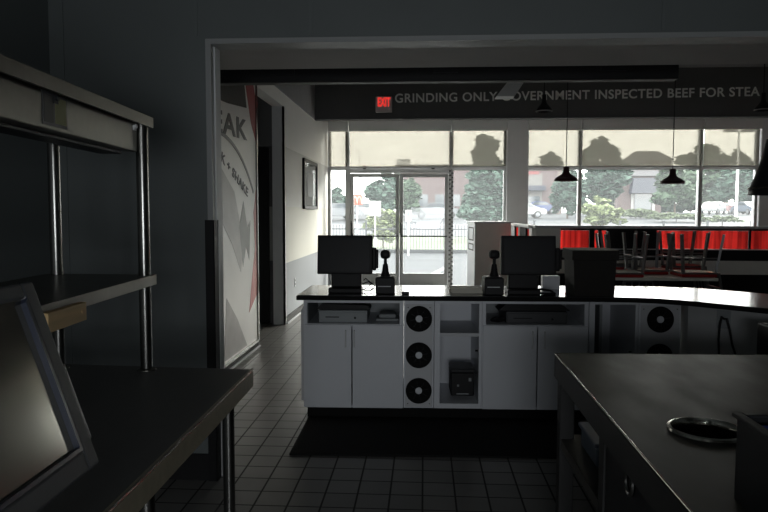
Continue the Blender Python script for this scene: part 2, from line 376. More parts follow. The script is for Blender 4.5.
# transom over the doors
r = sempty('window_4'); x0, x1 = fx(348), fx(450.5)
MB().box((x0, WY, HEAD-.05), (x1, WY+.1, HEAD)).box((x0, WY, DH), (x1, WY+.1, TR+.03)).box((x0, WY, TR+.03), (x0+.03, WY+.1, HEAD-.05)).box((x1-.03, WY, TR+.03), (x1, WY+.1, HEAD-.05)).build('window_frame', 'alu', r)
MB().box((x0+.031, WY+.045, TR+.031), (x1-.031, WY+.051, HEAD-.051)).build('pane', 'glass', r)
xm = fx(399.5)
for i, (a, c) in enumerate(((x0, xm), (xm, x1))):
    r = sempty('door_%d' % (i+1)); a += .045 if i == 0 else .006; c -= .006 if i == 0 else .045
    MB().box((a, WY+.01, .01), (a+.065, WY+.06, DH-.01)).box((c-.065, WY+.01, .01), (c, WY+.06, DH-.01)).box((a+.065, WY+.01, DH-.08), (c-.065, WY+.06, DH-.01)).box((a+.065, WY+.01, .01), (c-.065, WY+.06, .33)).build('door_frame', 'alu', r)
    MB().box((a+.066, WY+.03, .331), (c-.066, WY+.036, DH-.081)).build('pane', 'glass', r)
    MB().bar((a+.02, WY-.04, 1.055), (c-.02, WY-.04, 1.055), .014).build('push_bar', 'black2', r)
    h = a+.03 if i == 0 else a+.03
    MB().tube([(h, WY+.01, 1.08), (h, WY-.05, 1.10), (h, WY-.05, 1.30), (h, WY+.01, 1.32)], .017).build('door_handle', 'black2', r)
struct('trim_8', MB().box((x0-.0, WY, 0), (x0+.042, WY+.1, DH)).box((x1-.042, WY, 0), (x1, WY+.1, DH)), 'alu')

# roller shades: cassette + solar screen
def shade(xa, xb, label):
    t = thing('roller_shade', label, 'window shade', ((xa+xb)/2, WY-.05, TR), 0, 'solar shades on the front windows'); h = (xb-xa)/2
    MB().box((-h, -.06, .70), (h, .03, .90), .01).build('cassette', 'shade_box', t)
    sheet((-h+.015, 0, .03), (h-.015, 0, .70)).build('shade_fabric', 'shade', t)
    MB().box((-h+.01, -.010, .0), (h-.01, .010, .032), .004).build('hem_bar', 'alu', t)
shade(fx(329), fx(348.6), 'narrow solar shade over the sidelight beside the left wall')
shade(fx(349.2), fx(450.4), 'wide beige solar shade above the glass double doors')
shade(fx(451.2), fx(505.8), 'beige solar shade between the doors and the grey column')
shade(fx(526.8), fx(579.2), 'beige solar shade just right of the grey column')
shade(fx(579.9), fx(699.4), 'widest beige solar shade, in the middle bay of the right windows')
shade(fx(700.2), fx(757), 'beige solar shade in the rightmost window bay by the white wall')
ch = MB()
for i in range(52):
    z = 2.30-i*.042; ch.ball((fx(451)+(.026 if i % 2 else -.026), WY-.11, z), .022, sub=1)
ch.bar((fx(451), WY-.09, 2.34), (fx(451), WY-.09, .13), .006)
tag(ch.build('hanging_chain', mat('dull_bead', (.10, .10, .10), .6, noise=.1)), 'dark beaded chain hanging down the mullion right of the doors', 'chain')
for px, lab in ((364.5, 'left'), (433, 'right')):
    c = at(px, 168, WY-.02)
    tag(MB().box((c.x-.03, WY-.045, c.z-.02), (c.x+.03, WY-.001, c.z+.05), .008).build('door_sensor', 'black2'), 'small dark sensor on the transom above the %s glass door' % lab, 'sensor')

# ------------------------------------------------------------------ lettering and exit sign
xl, xr = at(395, 103, 11.27).x, at(757, 99.5, 11.27).x
z0 = at(395, 102.5, 11.27).z
s = text_mesh('wall_lettering_all', 'GRINDING ONLY GOVERNMENT INSPECTED BEEF FOR STEA', .205, Matrix.Translation((xl, 11.27, z0)) @ Matrix.Rotation(-.0105, 4, 'Y') @ FACE, 'letter', width=(at(768, 100, 11.27).x-xl-.06)*.988, bold=.0035)
t = thing('wall_lettering', '', 'lettering', (xl, 11.27, z0)); ivs = []
for e_ in sorted((min(s.data.vertices[v].co.x for v in p.vertices), max(s.data.vertices[v].co.x for v in p.vertices)) for p in s.data.polygons):
    if ivs and e_[0] < ivs[-1][1]+.055: ivs[-1][1] = max(ivs[-1][1], e_[1])
    else: ivs.append([e_[0], e_[1]])
for lo_, hi_ in ivs:
    bm_ = bmesh.new(); bm_.from_mesh(s.data); bmesh.ops.delete(bm_, geom=[v for v in bm_.verts if not lo_-.001 <= v.co.x <= hi_+.001], context='VERTS')
    bmesh.ops.translate(bm_, vec=(-xl, -11.27, -z0), verts=bm_.verts); me_ = bpy.data.meshes.new('word'); bm_.to_mesh(me_); bm_.free(); me_.materials.append(M['letter'])
    o_ = bpy.data.objects.new('word', me_); COL.objects.link(o_); o_.parent = t
bpy.data.objects.remove(s)
tag(t, 'grey capitals GRINDING ONLY GOVERNMENT INSPECTED BEEF on the dark bulkhead', 'lettering')
a, c = at(375.5, 96.5, 11.2), at(392, 112, 11.2)
t = thing('exit_sign', 'grey exit sign with red EXIT letters on the bulkhead left of the lettering', 'exit sign', ((a.x+c.x)/2, 11.24, c.z)); hw, hh = (c.x-a.x)/2, a.z-c.z
MB().box((-hw, -.03, 0), (hw, .03, hh), .008).build('housing', 'exitb', t)
text_mesh('exit_lettering', 'EXIT', .20, Matrix.Translation((-.10, -.036, .10)) @ FACE, 'exitl', t, width=.21, bold=.006)

# ------------------------------------------------------------------ menu board over the counter, ceiling bits
t = thing('menu_board', 'long black menu board seen from behind, hung over the counter', 'menu board', (.15, 5.0, 2.46))
MB().box((-1.95, -.05, 0), (1.66, .05, .75), .01).build('board', 'black', t)
for x in (-1.2, 0, 1.2):
    MB().bar((x, 0, .75), (x, 0, 1.54), .012).build('hanging_rod', 'black2', t)
    MB().box((x-.09, -.058, .06), (x+.09, -.05, .10)).build('bracket', 'black2', t)
c = at(510, 90, 8.0)
t = thing('ceiling_duct', 'grey slanted duct piece under the ceiling in front of the lettering', 'duct', c)
MB().prism([(-.17, -.09), (.04, -.09), (.16, .09), (-.03, .09)], -.1, .1, 'y').build('duct_body', 'alu', t)
MB().bar((.06, 0, .09), (.06, 0, 4.0-c.z), .02).build('hanger', 'black2', t)

def lathe_lamp(name, label, group, loc, R, H, top, dk='lamp', cordr=.006):
    t = thing(name, label, 'lamp', loc, 0, group)
    MB().lathe([(R, 0), (R*.96, .03*H/.2), (R*.72, .30*H), (R*.36, .48*H), (R*.27, .62*H), (R*.25, .98*H), (R*.16, H), (0, H)], 40).lathe([(R*.99, .002), (R*.9, .04*H), (R*.3, .42*H), (0, .45*H)], 40).build('lamp_shade', dk, t, True)
    MB().bar((0, 0, H), (0, 0, top-loc[2]), cordr, 8).build('cord', 'black', t)
    MB().ball((0, 0, .22*H), R*.25).build('bulb', 'lampin', t, True)
    return t
c1, c2 = at(566, 181, 9.0), at(672.3, 183.5, 9.0)
lathe_lamp('pendant_lamp', 'dark red pendant lamp in front of the window just right of the column', 'pendants over the tables', c1, .155, .19, 4.0)
lathe_lamp('pendant_lamp', 'dark red pendant lamp in front of the wide middle window', 'pendants over the tables', c2, .155, .19, 4.0)
c = at(544, 112, 8.6); t = lathe_lamp('spotlight', 'dim round ceiling spotlight hanging before the word GOVERNMENT', 'ceiling spotlights', c, .10, .22, 4.0, 'black')
MB().lathe([(.10, 0), (.104, .008), (.10, .014), (.095, .004)], 40).build('rim', 'lampin', t)
c = at(763, 110.5, 8.6); t = lathe_lamp('spotlight', 'dim round ceiling spotlight at the end of the lettering, far right', 'ceiling spotlights', c, .10, .22, 4.0, 'black')
MB().lathe([(.10, 0), (.104, .008), (.10, .014), (.095, .004)], 40).build('rim', 'lampin', t)
# heat lamp at the right edge
c = at(774, 195, 4.1)
t = thing('heat_lamp', 'large dark bell heat lamp on a coiled cord at the right edge', 'lamp', c)
MB().lathe([(.135, 0), (.137, .03), (.125, .055), (.095, .14), (.072, .22), (.058, .29), (.05, .33), (.0, .335)], 44).lathe([(.13, .003), (.115, .05), (.06, .25), (0, .26)], 44).build('lamp_shade', 'black2', t, True)
MB().lathe([(.138, .032), (.141, .036), (.139, .045), (.134, .046)], 44).build('band', 'chrome', t)
cp = [Vector((.035*math.cos(a*.7), .035*math.sin(a*.7), .335+a*.0022)) for a in range(0, 118)]
MB().tube(cp, .007, 6).bar((0, 0, .59), (0, 0, 2.42-c.z), .006).build('coiled_cord', 'black', t)

# ------------------------------------------------------------------ hall: mural, picture, outlet
t = thing('wall_mural', 'tall framed mural with STEAK lettering and red stripe on the hall wall', 'mural', (HX, 0, 0))
MB().box((.0, 4.3, .10), (.02, 7.24, 2.98)).build('panel', mat('mural_print', (.92, .91, .90), .38, noise=.12, nscale=1.3), t)
MB().box((.0, 7.24, .085), (.035, 7.275, 2.98)).box((0, 4.3, .072), (.035, 7.24, .10)).build('frame', 'chrome', t)
MB().prism([(4.3, 2.98), (6.75, 2.98), (6.88, 2.58), (6.2, 2.52), (4.3, 2.45)], .0201, .022, 'x').build('black_field', 'black', t)
MB().prism([(6.75, 2.98), (7.1, 2.98), (7.24, 2.75), (7.24, 2.28), (7.05, 2.45)], .0202, .0225, 'x').build('red_stripe', mat('mural_red', (.35, .03, .04), .5, noise=.1), t)
MB().prism([(6.9, .45), (7.22, .6), (7.23, 1.75), (7.12, 1.5), (7.16, 1.1), (7.03, .8)], .0202, .0222, 'x').build('red_stripe', mat('mural_faded_red', (.62, .22, .22), .5, noise=.2), t)
MB().prism([(6.55, 1.35), (6.72, 1.62), (6.85, 1.35), (6.98, 1.42), (6.92, 1.0), (6.8, 1.15), (6.68, .95)], .0201, .0221, 'x').build('grey_shape', mat('mural_grey', (.28, .29, .29), .5, noise=.2, nscale=5), t)
MB().prism([(6.0, 1.9), (6.4, 1.7), (6.7, 1.2), (6.6, .9), (6.3, 1.2), (6.0, 1.4)], .0201, .0220, 'x').build('grey_shape', mat('mural_soft_grey', (.62, .62, .62), .5, noise=.3, nscale=4), t)
MB().prism([(6.1, .7), (6.45, .45), (6.8, .12), (6.0, .12)], .0201, .0220, 'x').build('grey_shape', mat('mural_low_grey', (.50, .49, .49), .5, noise=.3, nscale=4), t)
MURAL = Matrix(((0, 0, 1, .021), (1, 0, 0, 0), (0, 1, 0, 0), (0, 0, 0, 1)))
text_mesh('mural_lettering', 'STEAK', .28, MURAL @ Matrix.Translation((5.1, 2.20, .002)) @ Matrix.Rotation(.03, 4, 'Z'), 'ink', t, width=1.78, ext=.002, bold=.006)
text_mesh('mural_lettering', 'STEAK + SHAKE', .125, MURAL @ Matrix.Translation((5.55, 2.12, .002)) @ Matrix.Rotation(-.33, 4, 'Z'), 'ink', t, width=1.40, ext=.002, bold=.002)
arc = MB()
pts = [Vector((.0225, 5.9+1.72*math.sin(a), .5+1.72*math.cos(a))) for a in [i*.035-.3 for i in range(32)] if 5.9+1.72*math.sin(a) < 7.2]
for p, q in zip(pts, pts[1:]): arc.sq(p, q, .004, .035)
arc.build('curved_line', mat('mural_line_grey', (.30, .30, .30), .5, noise=.05), t)

t = thing('framed_picture', 'dark framed picture on the banded wall near the entrance', 'picture', (HX, 0, 0))
ya, yb, za, zb = 10.15, 11.42, 1.56, 2.34
MB().box((0, ya, za), (.035, ya+.05, zb)).box((0, yb-.05, za), (.035, yb, zb)).box((0, ya, zb-.05), (.035, yb, zb)).box((0, ya, za), (.035, yb, za+.05)).build('frame', 'black2', t)
MB().box((.005, ya+.05, za+.05), (.018, yb-.05, zb-.05)).build('picture_glass', 'picglass', t)
MB().box((.018, ya+.38, za+.2), (.0195, yb-.38, zb-.2)).build('print', 'inner', t)
t = thing('wall_outlet', 'small white outlet plate low on the banded wall', 'outlet', (HX, 9.5, .50))
MB().box((0, -.04, -.06), (.008, .04, .06), .003).build('plate', 'white', t)
MB().box((.008, -.015, .012), (.010, .015, .04)).build('socket', 'black2', t); MB().box((.008, -.015, -.04), (.010, .015, -.012)).build('socket', 'black2', t)

# ------------------------------------------------------------------ service counter
CT = .91
RZ = .028
O0 = Vector((-.908, 4.713, 0))
def L(x, y, z=0): return O0 + Vector((x*math.cos(RZ)-y*math.sin(RZ), x*math.sin(RZ)+y*math.cos(RZ), z))
front = [(-.908, 4.713), (1.20, 4.773), (1.45, 4.765), (1.62, 4.725), (1.78, 4.63), (2.074, 4.349), (2.42, 4.0)]
back = [(3.05, 4.45), (2.533, 5.048), (2.186, 5.40), (1.90, 5.50), (1.572, 5.514), (-.908, 5.40)]
b = MB().prism(front+back, CT-.036, CT)
bmesh.ops.bevel(b.b, geom=[e for e in b.b.edges if abs(e.verts[0].co.z-e.verts[1].co.z) < .001], offset=.004, segments=2, affect='EDGES')
wt = t = tag(b.build('worktop', 'ctop'), 'long glossy dark counter top that bends towards the kitchen at right', 'counter')
eb = MB()
for p_, q_ in zip([(-.912, 5.39)]+front, front): eb.sq((p_[0]+.0, p_[1]-.004, CT-.019), (q_[0], q_[1]-.004, CT-.019), .008, .030)
eb.build('edge_band', 'rubber', wt)
D = .60; F0 = .03   # cabinet depth, inset of the faces from the top's edge
def cab(name, label, x0, x1, loc_extra=None):
    return thing(name, label, 'cabinet', L(x0, F0), RZ, None)
def zc(py): return at(421, py, 4.75).z
def pos_cabinet(label, w, side=True):
    t = None
    return t
def two_door(label, x0, x1, splitx, hx):
    w = x1-x0; t = thing('counter_cabinet', label, 'cabinet', L(x0, F0), RZ, 'white two-door cabinets under the counter')
    zb, zo0, zo1, zt = .088, .700, .853, CT-.037
    MB().box((0, 0, zb), (.025, D, zt)).box((w-.028, 0, zb), (w, D, zt)).box((.025, 0, zb), (w-.028, D, zb+.02)).box((.025, 0, zo1), (w-.028, D, zt)).box((.025, .004, zo0-.02), (w-.028, D-.01, zo0)).box((.025, D-.012, zb), (w-.028, D, zo1)).build('body', 'white', t)
    MB().box((.026, .02, zo0), (.030, D-.02, zo1)).box((.03, D-.016, zo0), (w-.03, D-.013, zo1)).build('lining', 'inner', t)
    for k, (a, c, hx_) in enumerate(((.006, splitx-x0-.004, hx[0]-x0), (splitx-x0+.004, w-.006, hx[1]-x0))):
        d = MB().box((a, -.019, zb+.002), (c, -.001, zo0-.004), .002).build('door', 'white', t)
        MB().tube([(hx_, -.019, .655), (hx_, -.045, .655), (hx_, -.045, .54), (hx_, -.019, .54)], .005).build('handle', 'alu', d)
    return t
two_door('white two-door cabinet at the left end of the counter', .042, .765, .394, (.350, .412))
two_door('white two-door cabinet under the right terminal', 1.33, 2.085, 1.722, (1.685, 1.770))
# left end cover panel (set back, lower)
tag(MB().box((-.022, .02, .13), (-.003, D, .80)).build('end_panel', 'edge', loc=L(.042, F0), rot=(0, 0, RZ)), 'grey end panel on the left side of the counter', 'panel')

def dispenser(x, z, par, r=.094):
    g = MB(); R = Matrix.Rotation(PI/2, 4, 'X')
    g.lathe([(r, 0), (r, .006), (r*.93, .011), (r*.86, .008), (r*.6, .004), (r*.56, .007), (r*.52, .004), (r*.28, .0), (r*.22, -.004), (0, -.004)], 48, (x, -.001, z), R)
    d = g.build('cup_dispenser', 'rubber', par, True)
    MB().lathe([(.0, .008), (.022, .008), (.025, .004), (.025, 0), (0, 0)], 28, (x, .0, z), R).build('cup_base', 'white', d, True)
    s_ = MB()
    for k in range(8):
        a = k*PI/4+.2; s_.sq((x+.03*math.cos(a), -.007, z+.03*math.sin(a)), (x+.07*math.cos(a), -.007, z+.07*math.sin(a)), .003, .003)
    s_.build('gasket_slits', 'black2', d)
def disp_cab(label, x0, x1, zs, dark=False):
    w = x1-x0; t = thing('cup_dispenser_cabinet', label, 'cabinet', L(x0, F0), RZ, 'cup dispenser cabinets')
    zb, zt = .088, CT-.037
    MB().box((0, .0, zb), (w, D, zt), .003).build('body', 'white', t)
    MB().box((.012, -.008, zb+.01), (w-.012, -.0005, zt-.025), .002).build('front_panel', 'edge', t)
    for sx in (.03, w-.03):
        for sz in (zb+.035, zt-.05): MB().bar((sx, -.011, sz), (sx, -.008, sz), .004, 8).build('screw', 'black2', t)
    for z in zs: dispenser(w/2, z, t)
    for ch_ in [k for k in bpy.data.objects if k.parent == t and k.name.startswith('cup_dispenser')]: ch_.location = (0, -.009, 0)
disp_cab('narrow cabinet with three black cup dispensers beside the open shelves', .768, .985, (zc(319)+.0, zc(355.5), zc(391)))
disp_cab('cup dispenser cabinet half hidden by the right steel table', 2.44, 2.735, (zc(319)+.007, zc(356)+.007, zc(393)))

# open shelf cabinet
def open_cab(label, x0, x1, shelf, extra=False):
    w = x1-x0; t = thing('open_shelf_cabinet', label, 'cabinet', L(x0, F0), RZ, None); zb, zt = .088, CT-.037
    g = MB().box((0, 0, zb), (.04, D, zt)).box((w-.02, 0, zb), (w, D, zt)).box((.04, 0, zb), (w-.02, D, zb+.035)).box((.04, 0, zt-.02), (w-.02, D, zt)).box((.04, D-.012, zb), (w-.02, D, zt))
    g.build('body', 'white', t)
    if shelf: MB().box((.04, .01, shelf-.012), (w-.02, D-.02, shelf+.012), .002).build('shelf', 'edge', t)
    if extra: MB().box((w*.42, .25, zb+.035), (w*.42+.02, D-.013, zt-.02)).build('divider', 'inner', t)
    pg = MB()
    for k in (.50, .33): pg.bar((w-.02, .06, k), (w-.04, .06, k), .006, 8)
    pg.build('shelf_pegs', 'black2', t)
    return t
open_cab('open white shelf cabinet right of the three cup dispensers', .988, 1.328, .625)
open_cab('open cabinet in the shade right of the second two-door cabinet', 2.09, 2.436, None, True)
tag(MB().box((0.06, .05, 0), (2.76, D, .086)).build('counter_plinth', 'rubber', loc=L(0, F0), rot=(0, 0, RZ)), 'recessed black plinth below the white cabinets', 'plinth')

# angled panelled section at the right
p0, p1 = Vector((1.80, 4.66, 0)), Vector((2.46, 4.03, 0)); d = (p1-p0).normalized(); nrm = Vector((-d.y, d.x, 0)); ang = math.atan2(d.y, d.x)
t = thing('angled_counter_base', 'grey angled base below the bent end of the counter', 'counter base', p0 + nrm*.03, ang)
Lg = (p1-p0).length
MB().prism([(-.08, .115), (.0, 0), (Lg, 0), (Lg, .50), (-.30, .50)], 0, CT-.037).build('body', mat('grey_laminate', (.42, .43, .435), .5, noise=.05), t)  # body in one even grey
pb0 = t.location.copy()
def onbase(px, py, off=.02):
    d_ = fw*F + rt*(px-384) - up*(py-256); o_ = Vector((0, 0, EYE)); P = pb0 - nrm*off
    return o_ + d_*((P-o_).dot(nrm)/d_.dot(nrm))
oc = onbase(724, 319, 0)-pb0; ox = oc.dot(d)
MB().box((ox-.045, -.008, .74), (ox+.045, 0, .86), .003).build('outlet_plate', 'inner', t)
c = [onbase(724, 319), onbase(722, 317, .03), onbase(720, 325, .03), onbase(718.5, 340, .03), onbase(719, 354, .03), onbase(720, 368, .03)]
c2_ = [onbase(724, 319), onbase(727, 319, .03), onbase(730, 330, .03), onbase(732, 344, .03), onbase(736, 356, .03), onbase(737, 368, .03)]
o = MB().tube(c, .007).tube(c2_, .007).build('power_cord', 'black')
tag(o, 'black looped power cord hanging on the angled counter base', 'cord')
# dark box on the floor side at right
c = at(757, 322, 3.97)
t = thing('dark_equipment_box', 'dark upright equipment box below the counter at the right edge', 'box', (c.x, 3.75, 0))
MB().box((0, 0, 0.0), (.38, .22, c.z), .01).build('body', 'black', t)
MB().box((.03, -.006, c.z-.14), (.34, 0, c.z-.04), .002).build('front_plate', 'black2', t)

# things on the cabinets' shelves
def drawer_unit(label, x, w, h, y=.06):
    t = thing('cash_till', label, 'cash till', L(x, F0+y, .7005), RZ, 'cash drawers under the terminals')
    MB().box((0, 0, 0), (w, .40, h), .004).build('case', 'till_dk' if 'right' in label else 'inner', t)
    MB().box((.008, -.006, .01), (w-.008, -.0005, h-.012), .003).build('drawer_front', 'inner' if 'left' in label else 'till_dk', t)
    MB().box((.05, -.0085, h*.42), (w*.42, -.006, h*.5)).bar((w*.75, -.012, h*.4), (w*.75, -.006, h*.4), .008, 12).build('lock_and_slot', 'black', t)
    return t
drawer_unit('grey cash drawer under the left terminal', .145, .355, .088)
drawer_unit('grey cash drawer under the right terminal', 1.51, .44, .088)
def flatbox(name, label, cat, x, y, z, pts, dep, m):
    o = MB().prism(pts, 0, dep, 'y').build(name, m, loc=L(x, y, z), rot=(0, 0, RZ)); return tag(o, label, cat)
flatbox('keyboard', 'black keyboard lying on the left cash drawer', 'keyboard', .12, .14, .7895, [(0, 0), (.40, 0), (.38, .03), (.05, .04), (.02, .02)], .2, 'black')
flatbox('keyboard', 'black sloped keyboard lying on the right cash drawer', 'keyboard', 1.46, .13, .7895, [(0, .0), (.52, 0), (.48, .035), (.43, .055), (.06, .055)], .2, 'black')
o = MB().box((0, 0, 0), (.17, .2, .018), .008).box((.02, .02, .018), (.15, .18, .05), .015).build('folded_cloth', 'inner', loc=L(.56, .16, .7005), rot=(0, 0, RZ)); tag(o, 'folded grey cloth in the cabinet opening beside the left cash drawer', 'cloth')
o = MB().tube([(0, 0, .02), (.03, 0, .035), (.07, .01, .02), (.04, .02, .012), (-.01, 0, .02), (.02, .03, .03), (.09, .02, .03)], .012).build('coiled_cable', 'black', loc=L(1.42, .12, .7005), rot=(0, 0, RZ)); tag(o, 'black coiled cable beside the right cash drawer', 'cable')
t = thing('cash_box', 'small black box with pale marks on the bottom of the open shelf cabinet', 'box', L(1.115, F0+.08, .158), RZ)
MB().box((0, 0, 0), (.17, .24, .17), .008).build('case', 'black', t); MB().box((0, -.008, .175), (.17, .235, .20), .004).build('lid', 'black2', t)
MB().box((.04, -.003, .012), (.13, 0, .02)).box((.13, -.003, .11), (.15, 0, .135)).box((.045, -.003, .07), (.06, 0, .085)).build('pale_marks', 'inner', t)

# ------------------------------------------------------------------ on the counter
def terminal(label, pl, pr_, pt, pb, bl, br, tilt=.0):
    Y = 4.85; a, c = at(pl, pt, Y), at(pr_, pb, Y); w = c.x-a.x; x = (a.x+c.x)/2; h = a.z-c.z
    t = thing('pos_terminal', label, 'terminal', (x, Y+.06, CT), .02, 'point of sale terminals')
    zb = c.z-CT; R = Matrix.Rotation(-.14, 4, 'X')
    MB().box((-w/2, -.02, zb), (w/2, .02, zb+h), .006, R).box((-w/2+.05, .012, zb+.04), (w/2-.05, .075, zb+h-.06), .01, R).build('monitor', 'black', t)
    MB().box((-w/2+.02, -.026, zb+.02), (w/2-.02, -.022, zb+h-.02), .001, R).build('display', 'black2', t)
    MB().box((w/2-.004, -.03, zb+.03), (w/2+.028, .02, zb+.20), .010).box((w/2+.02, -.02, zb+.045), (w/2+.043, .01, zb+.185), .008).build('card_reader', 'black', t)
    bx0, bx1 = at(bl, 290, Y).x-x, at(br, 290, Y).x-x
    MB().box((bx0, -.05, 0), (bx1, .13, .035), .006).box((bx0+.012, .015, .035), (bx1-.005, .10, zb+.08), .01).build('stand', 'black', t)
    return t
terminal('black touch terminal at the left end of the counter', 316.5, 372, 235.5, 275, 328, 361)
terminal('black touch terminal beside the lidded carton', 502, 557, 236, 276, 508, 541)
def printer(label, pl, pr_, ptop, scanl, scanr):
    Y = 4.80; a, c = at(pl, ptop, Y), at(pr_, ptop, Y); w = c.x-a.x; h = a.z-CT
    t = thing('receipt_printer', label, 'printer', ((a.x+c.x)/2, Y+.08, CT), RZ, 'receipt printers on the counter')
    MB().box((-w/2, -.075, .001), (w/2, .10, h), .008).build('case', 'black', t)
    MB().box((-w/2+.01, -.068, h), (w/2-.01, .09, h+.006), .002).build('cover', 'black2', t)
    MB().box((-w/2+.02, -.079, h*.45), (w/2-.03, -.076, h*.5)).build('paper_slot', 'alu', t)
    # scanner in its cradle standing on it
    s = thing('barcode_scanner', label.replace('receipt printer', 'handheld scanner on the printer'), 'scanner', ((a.x+c.x)/2+(scanl+scanr)/2/667*Y, Y+.08, CT+h+.006), RZ, 'scanners on the printers')
    MB().lathe([(.0, 0), (.036, 0), (.034, .01), (.026, .03), (.018, .085), (.013, .09), (0, .09)], 24).build('cradle', 'black', s, True)
    MB().bar((0, 0, .085), (0, 0, .13), .012, 14).build('handle', 'black2', s)
    MB().box((-.037, -.03, .125), (.037, .05, .19), .022).build('head', 'black', s, True)
printer('black receipt printer between the left terminal and the doors', 375, 394.5, 277.5, 0, 0)
printer('black receipt printer left of the right terminal', 484.5, 504, 278, 1, 1)
t = thing('lidded_carton', 'large dark carton with an overhanging lid on the counter', 'box', (at(573, 290, 4.82).x, 4.82, CT), 0)
wd = at(616.5, 290, 4.82).x-at(573.5, 290, 4.82).x; hh = at(590, 250, 4.82).z-CT
MB().prism([(.012, 0), (wd-.012, 0), (wd, hh-.075), (0, hh-.075)], 0, .32, 'y').build('box_body', 'cardboard', t)
MB().box((-.012, -.012, hh-.075), (wd+.014, .335, hh-.004), .004).build('box_lid', 'cardboard', t)
MB().box((-.008, -.006, hh-.0035), (wd+.01, .33, hh), .001).build('lid_top', 'cardtop', t)
c = at(543, 276.5, 5.2)
tag(MB().box((0, 0, 0), (.13, .09, at(543, 276, 5.2).z-CT), .004).build('white_carton', 'white', loc=(c.x, 5.2, CT)), 'small pale box standing behind the right terminal', 'box')
t = thing('paper_stack', 'loose stack of papers on the counter left of the second printer', 'papers', (at(470, 290, 5.0).x-.03, 5.02, CT), .05)
for i in range(6): MB().box((-.11+random.uniform(-.01, .01), -.09, i*.006), (.12+random.uniform(-.01, .01), .10, i*.006+.005), 0, Matrix.Rotation(random.uniform(-.08, .08), 4, 'Z')).build('paper_sheets', 'paper', t)
c = at(488, 285, 5.15)
tag(MB().lathe([(0, 0), (.035, 0), (.035, .05), (.030, .055), (0, .055)], 24).build('paper_roll', 'whitesign', None, True, (at(486, 286, 5.2).x, 5.2, CT)), 'white paper roll standing behind the second printer', 'paper roll')
cc = at(404, 294, 4.85)
tag(MB().box((-.028, -.015, 0), (.028, .015, .016), .005).build('card_holder', 'black2', loc=(at(405.5, 294, 4.85).x, 4.85, CT)), 'tiny dark block lying near the counter edge right of the first printer', 'block')
cx = at(368, 285, 5.0).x
tag(MB().tube([(cx-.035, 5.01, CT+.08), (cx-.02, 5.02, CT+.095), (cx+.03, 5.0, CT+.06), (cx+.0, 4.98, CT+.03), (cx-.04, 4.97, CT+.012), (cx+.02, 4.96, CT+.008), (cx+.055, 4.95, CT+.03)], .004).tube([(cx-.05, 5.02, CT+.05), (cx, 5.03, CT+.07), (cx+.05, 5.02, CT+.04), (cx+.02, 5.0, CT+.01)], .004).build('terminal_cable', 'black'), 'thin dark cables curling between left terminal and its printer', 'cable')
cx = at(545, 290, 4.95).x
tag(MB().tube([(cx-.1, 4.95, CT+.02), (cx-.04, 4.93, CT+.035), (cx+.03, 4.9, CT+.028), (cx+.06, 4.88, CT+.008), (cx-.02, 4.87, CT+.008), (cx-.1, 4.87, CT+.02)], .008).build('terminal_cable', 'black'), 'thick black cable lying beside the right terminal stand', 'cable')
# floor mat
tag(MB().prism([(-.825, 4.0), (2.0, 4.09), (1.9, 4.82), (-.835, 4.745)], .001, .014).build('floor_mat', 'rubber'), 'black rubber mat on the tiles in front of the cabinets', 'mat')

# ------------------------------------------------------------------ dining area
t = thing('waste_station', 'grey waste station with pale slotted side near the front windows', 'waste station', at(475, 286, 11.3).xy.to_3d(), .105)
HT = at(475, 221.5, 11.3).z
MB().box((0, 0, 0), (.60, .72, HT-.03), .005).build('body', 'grey', t)
MB().box((-.012, 0.0, 0), (-.001, .72, HT-.03)).build('side_panel', 'white', t)
MB().box((-.03, -.02, HT-.03), (.64, .76, HT), .005).build('top', 'white', t)
for za, zb_ in ((HT-.33, HT-.10), (HT-.50, HT-.38)):
    MB().box((-.018, .12, za), (-.0125, .60, za+.02)).box((-.018, .12, zb_-.02), (-.0125, .60, zb_)).box((-.018, .12, za), (-.0125, .16, zb_)).box((-.018, .56, za), (-.0125, .60, zb_)).build('slot_frame', 'black', t)

def divider(label, p, q, spec, gray=True):
    p, q = Vector((*p, 0)), Vector((*q, 0)); d = q-p; n = d.length
    t = thing('booth_divider', label, 'divider', p, math.atan2(d.y, d.x), 'dividers behind the booths')
    MB().box((-.03, -.07, 1.285), (n+.03, .07, 1.325), .006).build('top_rail', 'alu', t)
    MB().box((0, -.02, .985), (n, .02, 1.0)).build('lower_rail', 'alu', t)
    MB().box((0, -.025, .835), (n, .025, .984)).build('upper_panel', 'black', t)
    MB().box((0, -.022, .64), (n, .022, .834)).build('middle_panel', 'grey', t)
    MB().box((0, -.025, 0), (n, .025, .639)).build('lower_panel', 'black', t)
    for kind, a, c in spec:
        if kind == 'r': sheet((a, 0, 1.001), (c, 0, 1.258)).build('red_panel', 'redpane', t)
        if kind == 'k': MB().box((a, -.03, 1.001), (c, .03, 1.284)).build('dark_panel', 'black', t)
        if kind == 'p': MB().box((a, -.035, 1.001), (c, .035, 1.284)).build('post', 'grey', t)
    MB().box((0, -.012, 1.259), (n, .012, 1.284)).build('trim_bar', 'black2', t)
    return t
DX = at(536, 228, 9.7).x
def dx(px): return at(px, 240, 9.7).x-DX
divider('long booth divider with glowing red panels below the right windows', (DX, 9.7), (6.6, 9.7),
        [('p', 0, dx(560)), ('r', dx(560)+.002, dx(589)), ('k', dx(589)+.002, dx(594)), ('r', dx(594)+.002, dx(598)), ('k', dx(598)+.002, dx(601)), ('r', dx(601)+.002, dx(606)), ('k', dx(606)+.002, dx(656)), ('r', dx(656)+.002, dx(748)), ('k', dx(748)+.002, dx(750)), ('r', dx(750)+.002, 6.6-DX)])
a0 = at(510, 223, 12.6).xy
